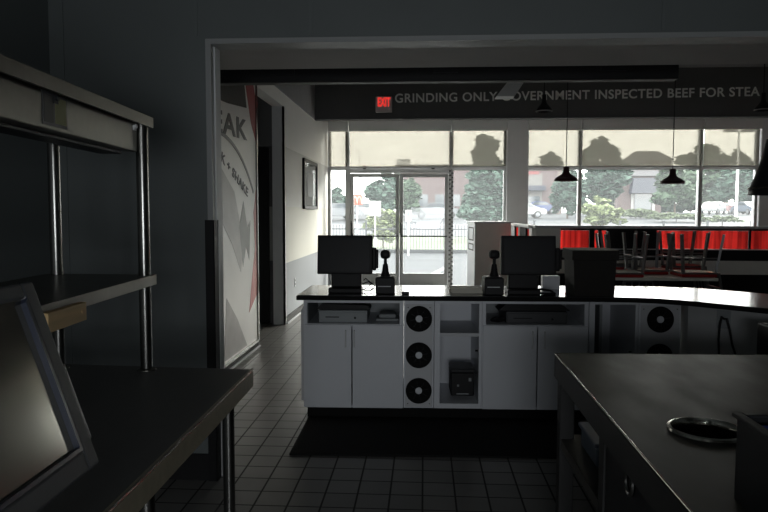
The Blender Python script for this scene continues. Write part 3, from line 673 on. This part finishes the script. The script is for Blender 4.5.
dv = divider('short booth divider running from the grey column toward the kitchen', (a0.x, 12.48), (DX-.02, 9.86), [('p', 0.04, .3), ('k', .3, .8), ('r', .8, 1.3), ('p', 1.3, 1.5), ('k', 1.5, 2.1), ('r', 2.1, 2.5), ('p', 2.5, 2.75)])
c = at(510, 223, 12.3)
tag(MB().box((-.05, -.05, 0), (.05, .05, c.z), .005).build('divider_post', 'white', loc=(a0.x, 12.60, 0)), 'white post between waste station and the short divider', 'post')

def cafe_table(label, x, y, w, d):
    t = thing('cafe_table', label, 'table', (x, y, 0), 0, 'dining tables under the upturned chairs')
    MB().box((-w/2, -d/2, .725), (w/2, d/2, .76), .008).build('table_top', 'grey', t)
    MB().bar((0, 0, .02), (0, 0, .73), .04, 16).build('pedestal', 'black', t)
    MB().box((-.3, -.05, 0), (.3, .05, .03), .01).box((-.05, -.3, 0), (.05, .3, .03), .01).build('foot', 'black', t)
cafe_table('nearer dining table carrying upturned chairs', 2.80, 8.2, 1.16, .72)
cafe_table('farther dining table behind the nearer one, with upturned chairs', 3.05, 9.10, 1.1, .55)

def make_chair(label):
    # upright chair, then turned over as a whole: origin at the seat pad's middle
    t = thing('dining_chair', label, 'chair', (0, 0, 0), 0, 'dining chairs upturned on the tables')
    s = -1   # legs point up
    MB().box((-.20, -.20, 0), (.20, .20, .035), .012).build('seat', 'red', t)
    MB().box((-.205, -.205, .036), (.205, .205, .056), .003).build('seat_frame', 'chair', t)
    for sx in (-1, 1):
        MB().sq((sx*.185, .185, .05), (sx*.215, .225, .50), .034, .028).build('leg', 'chair', t)
        MB().sq((sx*.185, -.185, .05), (sx*.215, -.25, .50), .034, .028).build('leg', 'chair', t)
        MB().sq((sx*.19, -.215, .05), (sx*.19, -.30, -.40), .032, .026).build('back_post', 'chair', t)
    MB().sq((-.20, .20, .22), (.20, .20, .22), .018).sq((-.2, .2, .22), (-.2, -.21, .22), .016).sq((.2, .2, .22), (.2, -.21, .22), .016).build('stretcher', 'chair', t)
    MB().sq((-.19, -.30, -.39), (.19, -.30, -.39), .05, .02).build('back_rail', 'chair', t); MB().sq((-.19, -.25, -.13), (.19, -.25, -.13), .03, .016).build('back_rail', 'chair', t)
    for x in (-.09, 0, .09): MB().sq((x, -.252, -.13), (x, -.298, -.38), .016, .012).build('back_slat', 'chair', t)
    return t
proto = make_chair('upturned red-seated chair at the right end of the nearer table')
# root's -Y side carries the backrest
def put(o, x, y, rz): o.location = (x, y, .7605); o.rotation_euler = (0, 0, rz)
put(proto, 3.20, 8.12, PI/2)
for x, y, rz, lab in ((2.76, 8.44, PI, 'upturned chair at the back of the nearer table, backrest hanging behind it'),
                      (2.34, 8.04, -PI/2, 'upturned chair at the left end of the nearer table, partly behind the carton'),
                      (3.45, 9.12, PI/2+.05, 'upturned chair at the right end of the farther table'),
                      (2.66, 9.10, -PI/2-.05, 'upturned chair at the left end of the farther table')):
    put(dup(proto, lab), x, y, rz)

# ------------------------------------------------------------------ left steel table and its overshelves
t = thing('steel_worktable', 'dark steel worktable with a bright front lip at the left', 'worktable', (0, 0, 0))
lc, ln = Vector((-.652, 2.49)), Vector((-.615, .55))
MB().prism([(lc.x, lc.y), (ln.x, ln.y), (-1.75, .55), (-1.75, 2.55)], .876, .90).build('table_top', 'steel_dk', t)
MB().prism([(lc.x+.001, lc.y), (ln.x+.001, ln.y), (ln.x-.012, ln.y), (lc.x-.012, lc.y-.0)], .835, .9005).build('front_lip', 'lip', t)
MB().bar((lc.x, lc.y, .8995), (ln.x, ln.y, .8995), .0035, 8).build('edge_highlight', 'rim', t)  # bar added along the lip for its highlight line
MB().prism([(lc.x, lc.y), (-1.75, 2.55), (-1.75, 2.538), (lc.x, lc.y-.012)], .835, .8755).build('end_lip', 'steel_dk', t)
for x, y in ((-.705, 2.34), (-.72, 1.66), (-1.6, 2.4), (-1.6, 1.2)):
    l_ = MB().bar((x, y, .03), (x, y, .876), .021, 20).build('leg', 'chrome', t, True)
    MB().lathe([(0, 0), (.026, 0), (.026, .02), (.021, .03)], 20, (x, y, 0)).build('foot', 'black2', l_)
PA, PB = (-1.045, 2.455), (-1.384, 2.485)
t = thing('double_overshelf', 'steel double overshelf on round posts standing on the left worktable', 'overshelf', (0, 0, 0))
ef = at(153.3, 118, 2.50); zt = ef.z; en = at(0, 54, Z=zt); dT = (en-ef)/(en.y-ef.y)
def rack(y, off=0): return Vector((ef.x+dT.x*(y-ef.y)+off, y))
zm = at(157.5, 274.3, 2.50).z
for y in (2.455, .80):
    for off in (-.030, -.372):
        q = rack(y, off)
        MB().bar((q.x, q.y, .901), (q.x, q.y, zt-.007), .022, 24).build('post', 'chrome', t, True)
        MB().lathe([(.036, 0), (.036, .004), (.024, .008)], 24, (q.x, q.y, .901)).build('flange', 'steel', t)
for nm, z_, m_ in (('middle_shelf', zm, 'steel'), ('upper_shelf', zt, 'steel')):
    a_, b_ = rack(2.50), rack(.60); w_ = -.43
    MB().prism([(a_.x, a_.y), (b_.x, b_.y), (b_.x+w_, b_.y), (a_.x+w_, a_.y)], z_-.004, z_).prism([(a_.x, a_.y), (b_.x, b_.y), (b_.x-.01, b_.y), (a_.x-.01, a_.y)], z_-.038, z_-.0041).prism([(a_.x-.0101, a_.y), (a_.x+w_, a_.y), (a_.x+w_, a_.y-.01), (a_.x-.0101, a_.y-.01)], z_-.038, z_-.0041).build(nm, m_, t)
# heat strip hanging below
ya = 2.44; hf = at(137, 122, ya); za = hf.z; zb_ = at(137, 152, ya).z; RZH = math.atan2(-dT.x, 1)
t = thing('heat_strip', 'long steel heat strip hung under the top overshelf, with a rating plate', 'heat strip', (hf.x, ya, 0), RZH)
MB().box((-.16, -1.80, zb_), (0, 0, za), .004).build('housing', 'steel', t)
MB().box((-.12, -1.75, zb_-.012), (-.04, -.05, zb_-.0005), .003).build('heating_element', 'black2', t)
def along(px, py):
    y_ = 1.5
    for _ in range(30):
        p_ = at(px, py, y_); off_ = p_.x-(hf.x+dT.x*(y_-ya)); y_ += off_*1.2 if abs(off_) < 1 else 0
    return (y_-ya)*math.sqrt(1+dT.x**2)
yp0, yp1 = along(42, 118), along(66.5, 118); pz = (za+zb_)/2+.002
MB().box((.0005, yp0, pz-.045), (.002, yp1, pz+.045)).build('rating_plate', 'till_dk', t)
ym = yp0+(yp1-yp0)*.42
MB().box((.0021, yp0+.008, pz-.038), (.0028, ym, pz+.038)).build('plate_print', 'black2', t)
MB().box((.0021, ym+.01, pz-.036), (.0028, yp1-.006, pz+.036)).build('plate_note', mat('yellowed_label', (.20, .20, .09), .6, noise=.15), t)
for yy in (-.035, yp0+(yp1-yp0)*.5, -1.3):
    MB().box((.001, yy-.012, za-.035), (.006, yy+.012, zt-.040)).bar((.006, yy, za-.02), (.012, yy, za-.02), .008, 12).build('hanger_clip', 'alu' if yy > -.1 else 'black2', t)
q1 = at(79, 300, 1.6); 
def onlip(px):
    y_ = 1.5
    for _ in range(30):
        p_ = at(px, 305, y_); y_ += (p_.x-rack(y_).x)*1.2
    return y_
s1, s0 = onlip(79), onlip(43); q = rack(s1)
o = MB().box((.001, -(s1-s0)-.02, -.030), (.022, 0, .022), .003).bar((.022, -.03, -.002), (.024, -.03, -.002), .005, 10).build('wooden_strip', 'wood', loc=(q.x, q.y, zm-.040), rot=(0, 0, RZH))
tag(o, 'short bare wooden strip with a screw on the lip of the middle overshelf', 'wood strip')

# ------------------------------------------------------------------ foreground touch terminal
Bc = at(100.5, 462.5, .90); u_ = Vector((.03, -1, 0)).normalized(); v_ = at(35, 280, .905)-Bc; v_.y = 0; HH = v_.length; v_ = v_.normalized(); n_ = (v_.cross(u_)).normalized()
if n_.x < 0: n_ = -n_
mm = Matrix((( *[u_.x, v_.x, n_.x], Bc.x), (*[u_.y, v_.y, n_.y], Bc.y), (*[u_.z, v_.z, n_.z], Bc.z), (0, 0, 0, 1)))
t = thing('touch_terminal', 'large tilted touch terminal reflecting the windows, close at left', 'terminal', (-.62, .74, .901), 0)
rel = Matrix.Translation((.62, -.74, -.901)) @ mm
WW = .36
def scr(mb, name, m, par=t, sm=False):
    bmesh.ops.transform(mb.b, matrix=rel, verts=mb.b.verts); return mb.build(name, m, par, sm)
bL, bB, bT = .030, .030, .022
bz = MB().box((0, 0, -.03), (bL, HH, 0), .004).box((WW-bL, 0, -.03), (WW, HH, 0), .004).box((bL, 0, -.03), (WW-bL, bB, 0), .004).box((bL, HH-bT, -.03), (WW-bL, HH, 0), .004)
scr(bz, 'bezel', 'till_dk')
scr(MB().box((bL-.004, bB-.004, -.014), (WW-bL+.004, HH-bT+.004, -.008)), 'display', 'screen')
scr(MB().prism([(bL-.001, bB), (bL+.005, bB+.006), (bL+.005, HH-bT-.006), (bL-.001, HH-bT)], -.012, .0005).prism([(bL-.001, bB), (WW-bL, bB), (WW-bL-.006, bB+.006), (bL+.005, bB+.006)], -.012, .0005), 'inner_bevel', 'navy')
scr(MB().box((.01, .01, -.10), (WW-.01, HH-.02, -.031), .02), 'back_cover', 'black2')
scr(MB().box((-.012, .035, -.06), (-.0005, .15, -.004), .004), 'card_reader', 'navy')
MB().box((-.10, -.12, 0), (.08, .12, .03), .01).box((-.05, -.05, .03), (.02, .05, .30), .01).build('stand', 'black2', t)

# ------------------------------------------------------------------ right steel table
t = thing('steel_worktable', 'wide worn steel worktable with a round hole, lower right', 'worktable', (0, 0, 0))
A = (.564, 2.876); B_ = (.533, .75); C_ = (2.1, .75); D_ = (2.1, 2.925)
hc = at(707, 430.5, Z=.9); hr = .094
b = MB(); bm = b.b
outer = [A, B_, C_, D_]; seg = 48
top = [bm.verts.new((x, y, .90)) for x, y in outer]; ring = [bm.verts.new((hc.x+hr*math.cos(2*PI*i/seg), hc.y+hr*math.sin(2*PI*i/seg), .90)) for i in range(seg)]
es = [bm.edges.new((top[i], top[(i+1) % 4])) for i in range(4)] + [bm.edges.new((ring[i], ring[(i+1) % seg])) for i in range(seg)]
bmesh.ops.triangle_fill(bm, edges=es, use_beauty=True)
bad = [f for f in bm.faces if (f.calc_center_median().xy-hc.xy).length < hr*.9 and all((v.co.xy-hc.xy).length < hr*1.01 for v in f.verts)]
bmesh.ops.delete(bm, geom=bad, context='FACES_ONLY')
g = bmesh.ops.extrude_face_region(bm, geom=list(bm.faces)); bmesh.ops.translate(bm, vec=(0, 0, -.012), verts=[v for v in g['geom'] if isinstance(v, bmesh.types.BMVert)])
b.build('table_top', 'steel_s', t)
MB().lathe([(hr+.010, .0), (hr+.008, .006), (hr, .008), (hr-.004, .002), (hr-.005, -.012)], 56, (hc.x, hc.y, .9005)).build('hole_rim', 'rim', t, True)
MB().lathe([(hr-.0052, -.012), (hr-.012, -.30), (0, -.30)], 56, (hc.x, hc.y, .9005)).build('hole_well', 'rubber', t, True)
MB().prism([A, B_, (B_[0]+.015, B_[1]), (A[0]+.015, A[1])], .80, .8875).prism([(A[0]+.016, A[1]-.014), A, D_, (D_[0], D_[1]-.014)], .83, .8875).build('side_lip', 'leg_dk', t)
MB().bar((A[0], A[1], .899), (B_[0], B_[1], .899), .003, 8).bar((A[0], A[1], .899), (D_[0], D_[1], .899), .002, 8).build('edge_highlight', 'rim', t)  # bars added along the table edges as highlight lines
for x, y in ((.60, 2.80), (.60, 2.13), (2.05, 2.8), (2.05, .85)):
    MB().box((x-.03, y-.03, 0), (x+.03, y+.03, .80), .004).build('leg', 'leg_dk', t)
MB().box((.58, 2.16, .545), (2.04, 2.83, .56)).box((.575, 2.16, .52), (.588, 2.77, .56)).build('undershelf', 'steel', t)
dr = MB().box((.575, 1.0, .2), (2.0, 2.09, .795), .004).build('drawer_unit', 'black2', t)
cr = at(622, 483, X=.545)
MB().lathe([(.030+.007*math.cos(a*PI/4), .007*math.sin(a*PI/4)) for a in range(9)], 28, (.565, cr.y, cr.z), Matrix.Rotation(PI/2, 4, 'Y')).build('ring_pull', 'chrome', dr, True)
c = at(593, 446, 2.5)
tag(MB().box((.64, 2.45, .5605), (.86, 2.70, .635), .01).box((.63, 2.44, .637), (.87, 2.71, .655), .006).build('storage_tray', mat('dull_blue_tray', (.10, .13, .18), .4, noise=.1)), 'dull blue tray on the undershelf of the right worktable', 'tray')
t = thing('plastic_bin', 'dark open bin holding blue cloth on the right worktable', 'bin', (.655, 1.0, .901))
z1 = .175
MB().box((0, 0, 0), (.33, .41, .008)).box((0, 0, .008), (.008, .41, z1)).box((.322, 0, .008), (.33, .41, z1)).box((.008, 0, .008), (.322, .008, z1)).box((.008, .402, .008), (.322, .41, z1)).build('bin_body', 'black2', t)
MB().box((-.008, -.008, z1), (.012, .418, z1+.008), .002).box((.318, -.008, z1), (.338, .418, z1+.008), .002).box((.012, .398, z1), (.318, .418, z1+.008), .002).box((.012, -.008, z1), (.318, .012, z1+.008), .002).build('bin_rim', 'black2', t)
tag(MB().box((.668, 1.02, 1.03), (.965, 1.385, 1.072), .015).build('blue_cloth', 'blue'), 'folded blue cloth filling the dark bin at lower right', 'cloth')

# ================================================================== outdoors
def gz(Y):
    P = [(0, -.06), (33, -.06), (53, .80), (75, 1.36), (160, 1.8)]
    for (a, za_), (b_, zb__) in zip(P, P[1:]):
        if Y <= b_: return za_+(zb__-za_)*(Y-a)/(b_-a)
    return 1.8
struct('ground', MB().prism([(13.05, -.06), (33, -.06), (53, .80), (75, 1.36), (160, 1.8), (160, -1.5), (13.05, -1.5)], -110, 160, 'x'), 'pave')
struct('grass_verge', MB().box((-40, 26.5, -.06), (80, 33, .03)), 'grass')
struct('road', MB().prism([(38, gz(38)+.001), (50, gz(50)+.001), (50, gz(50)+.03), (38, gz(38)+.03)], -90, 140, 'x'), mat('pale_road', (0.076, 0.080, 0.088), .9, noise=.06, nscale=.5, spec=.05))
struct('grass_bank', MB().prism([(33, -.059), (37.5, gz(37.5)+.001), (37.5, gz(37.5)+.05), (33, .02)], -90, 140, 'x'), 'grass')
st = MB()
for i in range(-2, 8): st.prism([(i*2.8-3, 15), (i*2.8-2.88, 15), (i*2.8-1.88, 20.5), (i*2.8-2.0, 20.5)], -.0599, -.056)
struct('parking_lines', st, 'whitesign')
struct('kerb', MB().box((-40, 26.0, -.06), (80, 26.2, .08)), 'pave')
# fence in sections
FZ = 25.8
def fence_section(x0, n, lab):
    t = thing('metal_fence', lab, 'fence', (x0, FZ, -.06), 0, 'fence sections along the lot'); wd_ = n*.115-.06
    MB().box((0, -.015, .12), (wd_, .015, .16)).build('rail', 'fence', t); MB().box((0, -.015, .92), (wd_, .015, .96)).build('rail', 'fence', t)
    pk = MB()
    for i in range(1, n): pk.box((i*.115-.008, -.008, .05), (i*.115+.008, .008, 1.10))
    pk.build('pickets', 'fence', t)
    MB().box((-.035, -.035, 0), (.035, .035, 1.25)).box((-.045, -.045, 1.25), (.045, .045, 1.29)).build('post', 'fence', t)
labs = ['leftmost black picket fence section, outside beyond the sidelight', 'black picket fence section behind the left door', 'black picket fence section behind the right door', 'fence section seen between doors and column', 'fence section hidden mostly by the column',
        'fence section whose finials show under the first right window', 'fence section below the blue car', 'fence section below the pale bush', 'fence section below the shop entrance', 'fence section under the second pendant', 'fence section below the hedge', 'fence section below the parked cars', 'rightmost fence section by the white wall']
x = at(325, 240, FZ).x
for i, lb in enumerate(labs[:13]): fence_section(x+i*1.61, 14, lb)

def leaves(name, m, parent, blobs, n, size, seed=0):
    rnd = random.Random(seed); b = MB(); bm = b.b
    tot = sum(bb[3]*bb[4] for bb in blobs)
    for (cx, cy, cz, rx, rz) in blobs:
        for _ in range(int(n*rx*rz/tot)):
            while True:
                p = Vector((rnd.uniform(-1, 1), rnd.uniform(-1, 1), rnd.uniform(-1, 1)))
                if .25 < p.length < 1: break
            p *= (.6+.4*rnd.random())/max(p.length, .5) if p.length < .7 else 1
            c = Vector((cx+p.x*rx, cy+p.y*rx, cz+p.z*rz))
            q = Matrix.Rotation(rnd.uniform(0, 6.28), 3, 'Z') @ Matrix.Rotation(rnd.uniform(0, 3.14), 3, 'X'); s = size*rnd.uniform(.6, 1.3)
            vs = [bm.verts.new(c + q @ Vector((a*s, bq*s*.55, 0))) for a, bq in ((-1, 0), (0, -1), (1, 0), (0, 1))]
            bm.faces.new(vs)
    o = b.build(name, m, parent); return o
def tree(name, label, px, ptop, pbot, Y, wpx, m, n=1800, size=.16, cone=False, seed=0, group='trees and bushes across the street', trunk=True, zb=None):
    g0 = gz(Y); base = at(px, 230, Y); top = at(px, ptop, Y).z-g0; bot = max(.02, at(px, pbot, Y).z-g0) if zb is None else zb; r = wpx/2/F*Y
    t = thing(name, label, 'tree' if trunk else 'bush', (base.x, Y, g0), 0, group)
    rnd = random.Random(seed); H = top-bot; bl = []
    if cone:
        for i in range(20): f = i/19; bl.append((rnd.uniform(-.12, .12)*r, rnd.uniform(-.2, .2)*r, bot+H*(.06+.88*f), r*(1.0-f*.66)*rnd.uniform(.85, 1.1), H*.07))
    else:
        for i in range(26):
            u_ = rnd.uniform(-1, 1); hh_ = rnd.uniform(.12, .92*math.sqrt(1-.6*u_*u_)); bl.append((u_*.8*r, rnd.uniform(-.5, .5)*r, bot+H*hh_, r*rnd.uniform(.14, .34), H*rnd.uniform(.07, .16)))
        bl.append((0, 0, bot+H*.42, r*.62, H*.32)); bl.append((rnd.uniform(-.3, .3)*r, 0, bot+H*.9, r*.16, H*.1))
    leaves('foliage', m, t, bl, n, size, seed)
    if trunk:
        tb = MB().bar((0, 0, 0), (0, 0, bot+H*.6), .05*H/3+.04, 10, .02)
        for k in range(5): a = k*1.3; tb.bar((0, 0, bot+H*.15*k*.7), (r*.5*math.cos(a), r*.5*math.sin(a), bot+H*(.25+.1*k)), .03, 6, .01)
        tb.build('trunk', 'bark', t)
    else:
        MB().bar((0, 0, 0), (0, 0, bot+H*.5), .03, 6).build('stem', 'bark', t)
tree('shade_tree', 'bluish green tree beyond the left glass door', 388, 172, 212, 66, 46, 'leaf', 2600, .35, seed=1)
tree('shade_tree', 'loose green tree between the two glass doors', 408, 178, 212, 58, 26, 'leaf2', 1300, .3, seed=2)
tree('bush', 'yellow green bush behind the fence at the left door', 383, 208, 242, 28, 38, 'leaf3', 1500, .12, seed=3, trunk=False)
tree('conifer', 'tall ragged evergreen filling the window left of the column', 485, 135, 221, 36, 54, 'leaf', 7000, .19, cone=True, seed=4)
tree('shade_tree', 'dark green tree behind the left pendant lamp', 567, 172, 214, 62, 34, 'leaf', 1900, .32, seed=5)
tree('shade_tree', 'large dark tree right of the first mullion', 601, 141, 212, 71, 54, 'leaf', 3800, .42, seed=6)
tree('bush', 'pale bush in front of the shop seen low in the middle window', 603, 196, 226, 27, 40, 'leaf3', 1900, .11, seed=7, trunk=False)
tree('shade_tree', 'green tree behind the right pendant lamp', 674, 166, 206, 66, 44, 'leaf2', 2300, .4, seed=8)
tree('shade_tree', 'wide tree mass left of the rightmost mullion', 702, 143, 206, 120, 60, 'leaf2', 3600, .7, seed=9)
tree('shade_tree', 'dark tree over the parked cars in the rightmost bay', 735, 150, 204, 100, 46, 'leaf', 3000, .6, seed=10)
tree('shade_tree', 'distant tree above the shop right of the column', 556, 152, 205, 125, 44, 'leaf', 2600, .7, seed=11)
tree('shade_tree', 'far small tree seen through the sidelight', 338, 188, 212, 90, 34, 'leaf', 1500, .5, seed=12)
tree('shade_tree', 'distant tree left of the hip roof building', 612, 152, 205, 135, 30, 'leaf', 2200, .7, seed=13)
tree('hedge', 'low hedge in front of the shop entrance', 640, 209, 217, 62, 40, 'hedge', 1500, .22, seed=14, trunk=False)
tree('hedge', 'low round hedge left of the rightmost mullion', 676, 213, 219, 54, 52, 'hedge', 1900, .16, seed=15, trunk=False)
tree('hedge', 'low hedge below the parked cars at right', 722, 216, 222, 44, 42, 'hedge', 1500, .13, seed=16, trunk=False)

for px_, pt_, sd_, lb_ in ((690, 186, 21, 'far green tree low behind the rightmost mullion'), (712, 182, 22, 'far green tree behind the white parked car'), (746, 180, 23, 'far green tree behind the slate parked car'), (662, 190, 24, 'far green tree between shop and right pendant lamp')):
    tree('shade_tree', lb_, px_, pt_, 213, {690: 128, 712: 140, 746: 130, 662: 142}[px_], 26, 'leaf', 1500, .8, seed=sd_)

def building(label, pl, pr_, ptop, Y, m, roof=None, extra=None, depth=9):
    a, c = at(pl, ptop, Y), at(pr_, ptop, Y); wd_ = c.x-a.x; h = a.z-gz(Y)
    t = thing('building', label, 'building', (a.x, Y, gz(Y)), 0, 'buildings across the street')
    MB().box((0, 0, 0), (wd_, depth, h)).build('walls', m, t)
    if roof == 'flat': MB().box((-.15, -.15, h), (wd_+.15, depth+.15, h+.45)).build('parapet', 'roof', t)
    if roof == 'hip':
        b_ = MB(); bm_ = b_.b; lo = [bm_.verts.new(v) for v in ((-.5, -.5, h), (wd_+.5, -.5, h), (wd_+.5, depth+.5, h), (-.5, depth+.5, h))]
        hi = [bm_.verts.new(v) for v in ((wd_*.22, depth*.4, h+2.2), (wd_*.78, depth*.4, h+2.2), (wd_*.78, depth*.6, h+2.2), (wd_*.22, depth*.6, h+2.2))]
        bm_.faces.new(lo); bm_.faces.new(hi)
        for i in range(4): bm_.faces.new((lo[i], lo[(i+1) % 4], hi[(i+1) % 4], hi[i]))
        b_.build('roof', 'roof', t)
    return t, wd_, h
t, wd_, h = building('long pink brick restaurant beyond the doors', 396, 500, 168, 92, 'brick', 'flat')
MB().box((.1, .5, h+.45), (1.9, 3, h+1.3)).build('roof_unit', 'alu', t)
for i in range(5): MB().box((3.2+i*2.2, -.05, 1.0), (4.4+i*2.2, 0, 2.6)).build('window', 'carglass', t)
t, wd_, h = building('shop with pale gable panel and dark awning right of the column', 513, 562, 169, 84, 'brick', 'flat')
MB().box((.5, -.1, 1.6), (3.6, 0, 5.0)).build('gable_panel', mat('pale_render', (0.104, 0.100, 0.096), .8, noise=.05), t); MB().box((.9, -.9, 2.9), (3.9, -.11, 3.5)).build('awning', 'navy', t)
MB().box((1.3, -.15, 4.9), (3.2, -.101, 5.25)).build('sign_strip', mat('red_strip', (.14, .035, .035), .6), t)
MB().box((1.2, -.15, .9), (3.3, -.11, 2.2)).build('window', 'carglass', t)
MB().box((5.4, -.1, 0), (6.0, 0, h-.2)).build('pilaster', 'brick2', t)
t, wd_, h = building('pinkish shop with dark awning and pale doors behind the middle window', 618, 662, 176, 82, 'brick', 'hip')
MB().prism([(1.5, h-.3), (4.4, h-.3), (4.6, 2.5), (1.3, 2.5)], -1.2, -.01, 'y').build('awning', 'navy', t)
MB().box((1.6, -.06, .1), (1.9, 0, 2.45)).box((4.1, -.06, .1), (4.4, 0, 2.45)).build('pale_columns', 'whitesign', t); MB().box((2.0, -.05, 0), (4.0, 0, 2.45)).build('door', 'carglass', t)
building('far dark hip-roofed building above the shop', 632, 672, 160, 150, 'brick2', 'hip', depth=8)

CARP = [(-2.1, .35), (-2.15, .75), (-1.75, .92), (-1.15, .98), (-.6, 1.38), (.55, 1.42), (1.25, 1.02), (1.95, .88), (2.12, .6), (2.1, .32)]
GLP = [(-1.02, 1.0), (-.56, 1.33), (.50, 1.36), (1.08, 1.02)]
def make_car(label, m):
    t = thing('car', label, 'car', (0, 0, 0), 0, 'cars outside'); b_ = MB().prism(CARP, -.82, .82, 'y')
    bmesh.ops.bevel(b_.b, geom=[e for e in b_.b.edges], offset=.07, segments=2, affect='EDGES')
    b_.build('body', m, t, True)
    MB().prism(GLP, -.828, .828, 'y').build('windows', 'carglass', t)
    for sx in (-1.3, 1.32):
        for sy in (-.76, .76):
            wl = MB().lathe([(.0, -.1), (.30, -.1), (.33, -.06), (.33, .06), (.30, .1), (0, .1)], 28, (sx, sy, .33), Matrix.Rotation(PI/2, 4, 'X')).build('wheel', 'tyre', t, True)
            MB().lathe([(0, .0), (.19, 0), (.2, .01), (.0, .02)], 20, (sx, sy + (-.1 if sy < 0 else .1), .33), Matrix.Rotation(PI/2 if sy < 0 else -PI/2, 4, 'X')).build('hubcap', 'car_silver', wl)
    MB().box((2.0, -.7, .62), (2.13, -.45, .75), .02).box((2.0, .45, .62), (2.13, .7, .75), .02).build('headlights', 'whitesign', t)
    return t
def place_car(label, m, px, Y, rz=0):
    c = at(px, 213, Y); t = make_car(label, m); t.location = (c.x, Y, gz(Y)+.035); t.rotation_euler = (0, 0, rz); return t
place_car('blue car parked just right of the grey column', 'car_blue', 539, 75, PI)
place_car('white car parked in front of the blue car by the column', 'car_white', 522, 62, PI)
place_car('white car leftmost of the row in the rightmost window', 'car_white', 713, 76, .9)
place_car('dark red car in the middle of the row in the rightmost window', 'car_red', 730.5, 83, PI/2+.15)
place_car('slate car at the right end of the row in the rightmost window', 'car_dark', 748, 76, PI/2+.1)
place_car('silver car seen through the sidelight by the left wall', 'car_silver', 337, 55, .3)
place_car('white car behind the red arch sign', 'car_white', 362, 58, .2)
place_car('silver car seen through the right door in front of the brick restaurant', 'car_silver', 436, 60, 0)

# signs
def post_sign(name, label, pl, pr_, pt, pb, Y, m, col=None):
    a, c = at(pl, pt, Y), at(pr_, pb, Y); wd_ = c.x-a.x
    t = thing(name, label, 'sign', ((a.x+c.x)/2, Y, -.06), 0, None)
    MB().box((-wd_/2, -.03, c.z+.06), (wd_/2, .03, a.z+.06), .01).build('sign_board', m, t)
    MB().bar((0, .05, 0), (0, .05, a.z+.04), .035, 10).build('post', 'alu', t)
    return t, wd_, c.z+.06, a.z+.06
t, wd_, zl, zh = post_sign('street_sign', 'red street sign with pale double arch behind the left door', 352, 362.5, 194.5, 205, 40, 'redsign')
ar = MB()
for cxx in (-.13, .13):
    pts = [Vector((cxx+.13*math.cos(a), -.04, zl+.08+.42*math.sin(a))) for a in [i*PI/12 for i in range(13)]]
    for p, q in zip(pts, pts[1:]): ar.sq(p, q, .06, .02)
ar.build('arch_mark', 'yellow', t)
t, wd_, zl, zh = post_sign('notice_board', 'blank white sign board behind the left door', 369, 381, 201, 216, 27, 'whitesign')
t, wd_, zl, zh = post_sign('parking_sign', 'white accessible parking sign with blue symbol behind the right door', 405.3, 411.5, 210, 222, 24.5, 'whitesign')
g = MB().ball((-.0, -.035, zh-.09), .022, 1, .3, 1); g.sq((0, -.035, zh-.11), (.0, -.035, zh-.2), .02, .008); g.sq((0, -.035, zh-.2), (.05, -.035, zh-.24), .02, .008)
for i in range(12):
    a = .6+i*.36; g.sq((.0+.06*math.cos(a), -.035, zh-.22+.06*math.sin(a)), (.06*math.cos(a+.36), -.035, zh-.22+.06*math.sin(a+.36)), .014, .008)
g.build('wheelchair_symbol', 'bluew', t)
c = at(739, 131, 55)
t = thing('light_pole', 'tall parking lot light pole with two heads in the rightmost window', 'light pole', (c.x, 55, -.06))
MB().bar((0, 0, 0), (0, 0, c.z+.06), .11, 12, .08).build('pole', 'alu', t)
MB().box((-1.15, -.2, c.z-.02), (-.15, .2, c.z+.16), .03).build('lamp_head', 'black2', t); MB().box((.15, -.2, c.z-.02), (1.15, .2, c.z+.16), .03).build('lamp_head', 'black2', t)
MB().bar((-.2, 0, c.z+.06), (.2, 0, c.z+.06), .05).build('arm', 'alu', t)
c = at(359, 151, 80)
t = thing('flagpole', 'faint leaning flagpole far beyond the doors', 'flagpole', (at(362, 200, 80).x, 80, -.06))
MB().bar((0, 0, 0), (-.35, 0, c.z+.06), .10, 10, .05).build('pole', 'alu', t); MB().ball((-.35, 0, c.z+.1), .12).build('finial', 'alu', t)
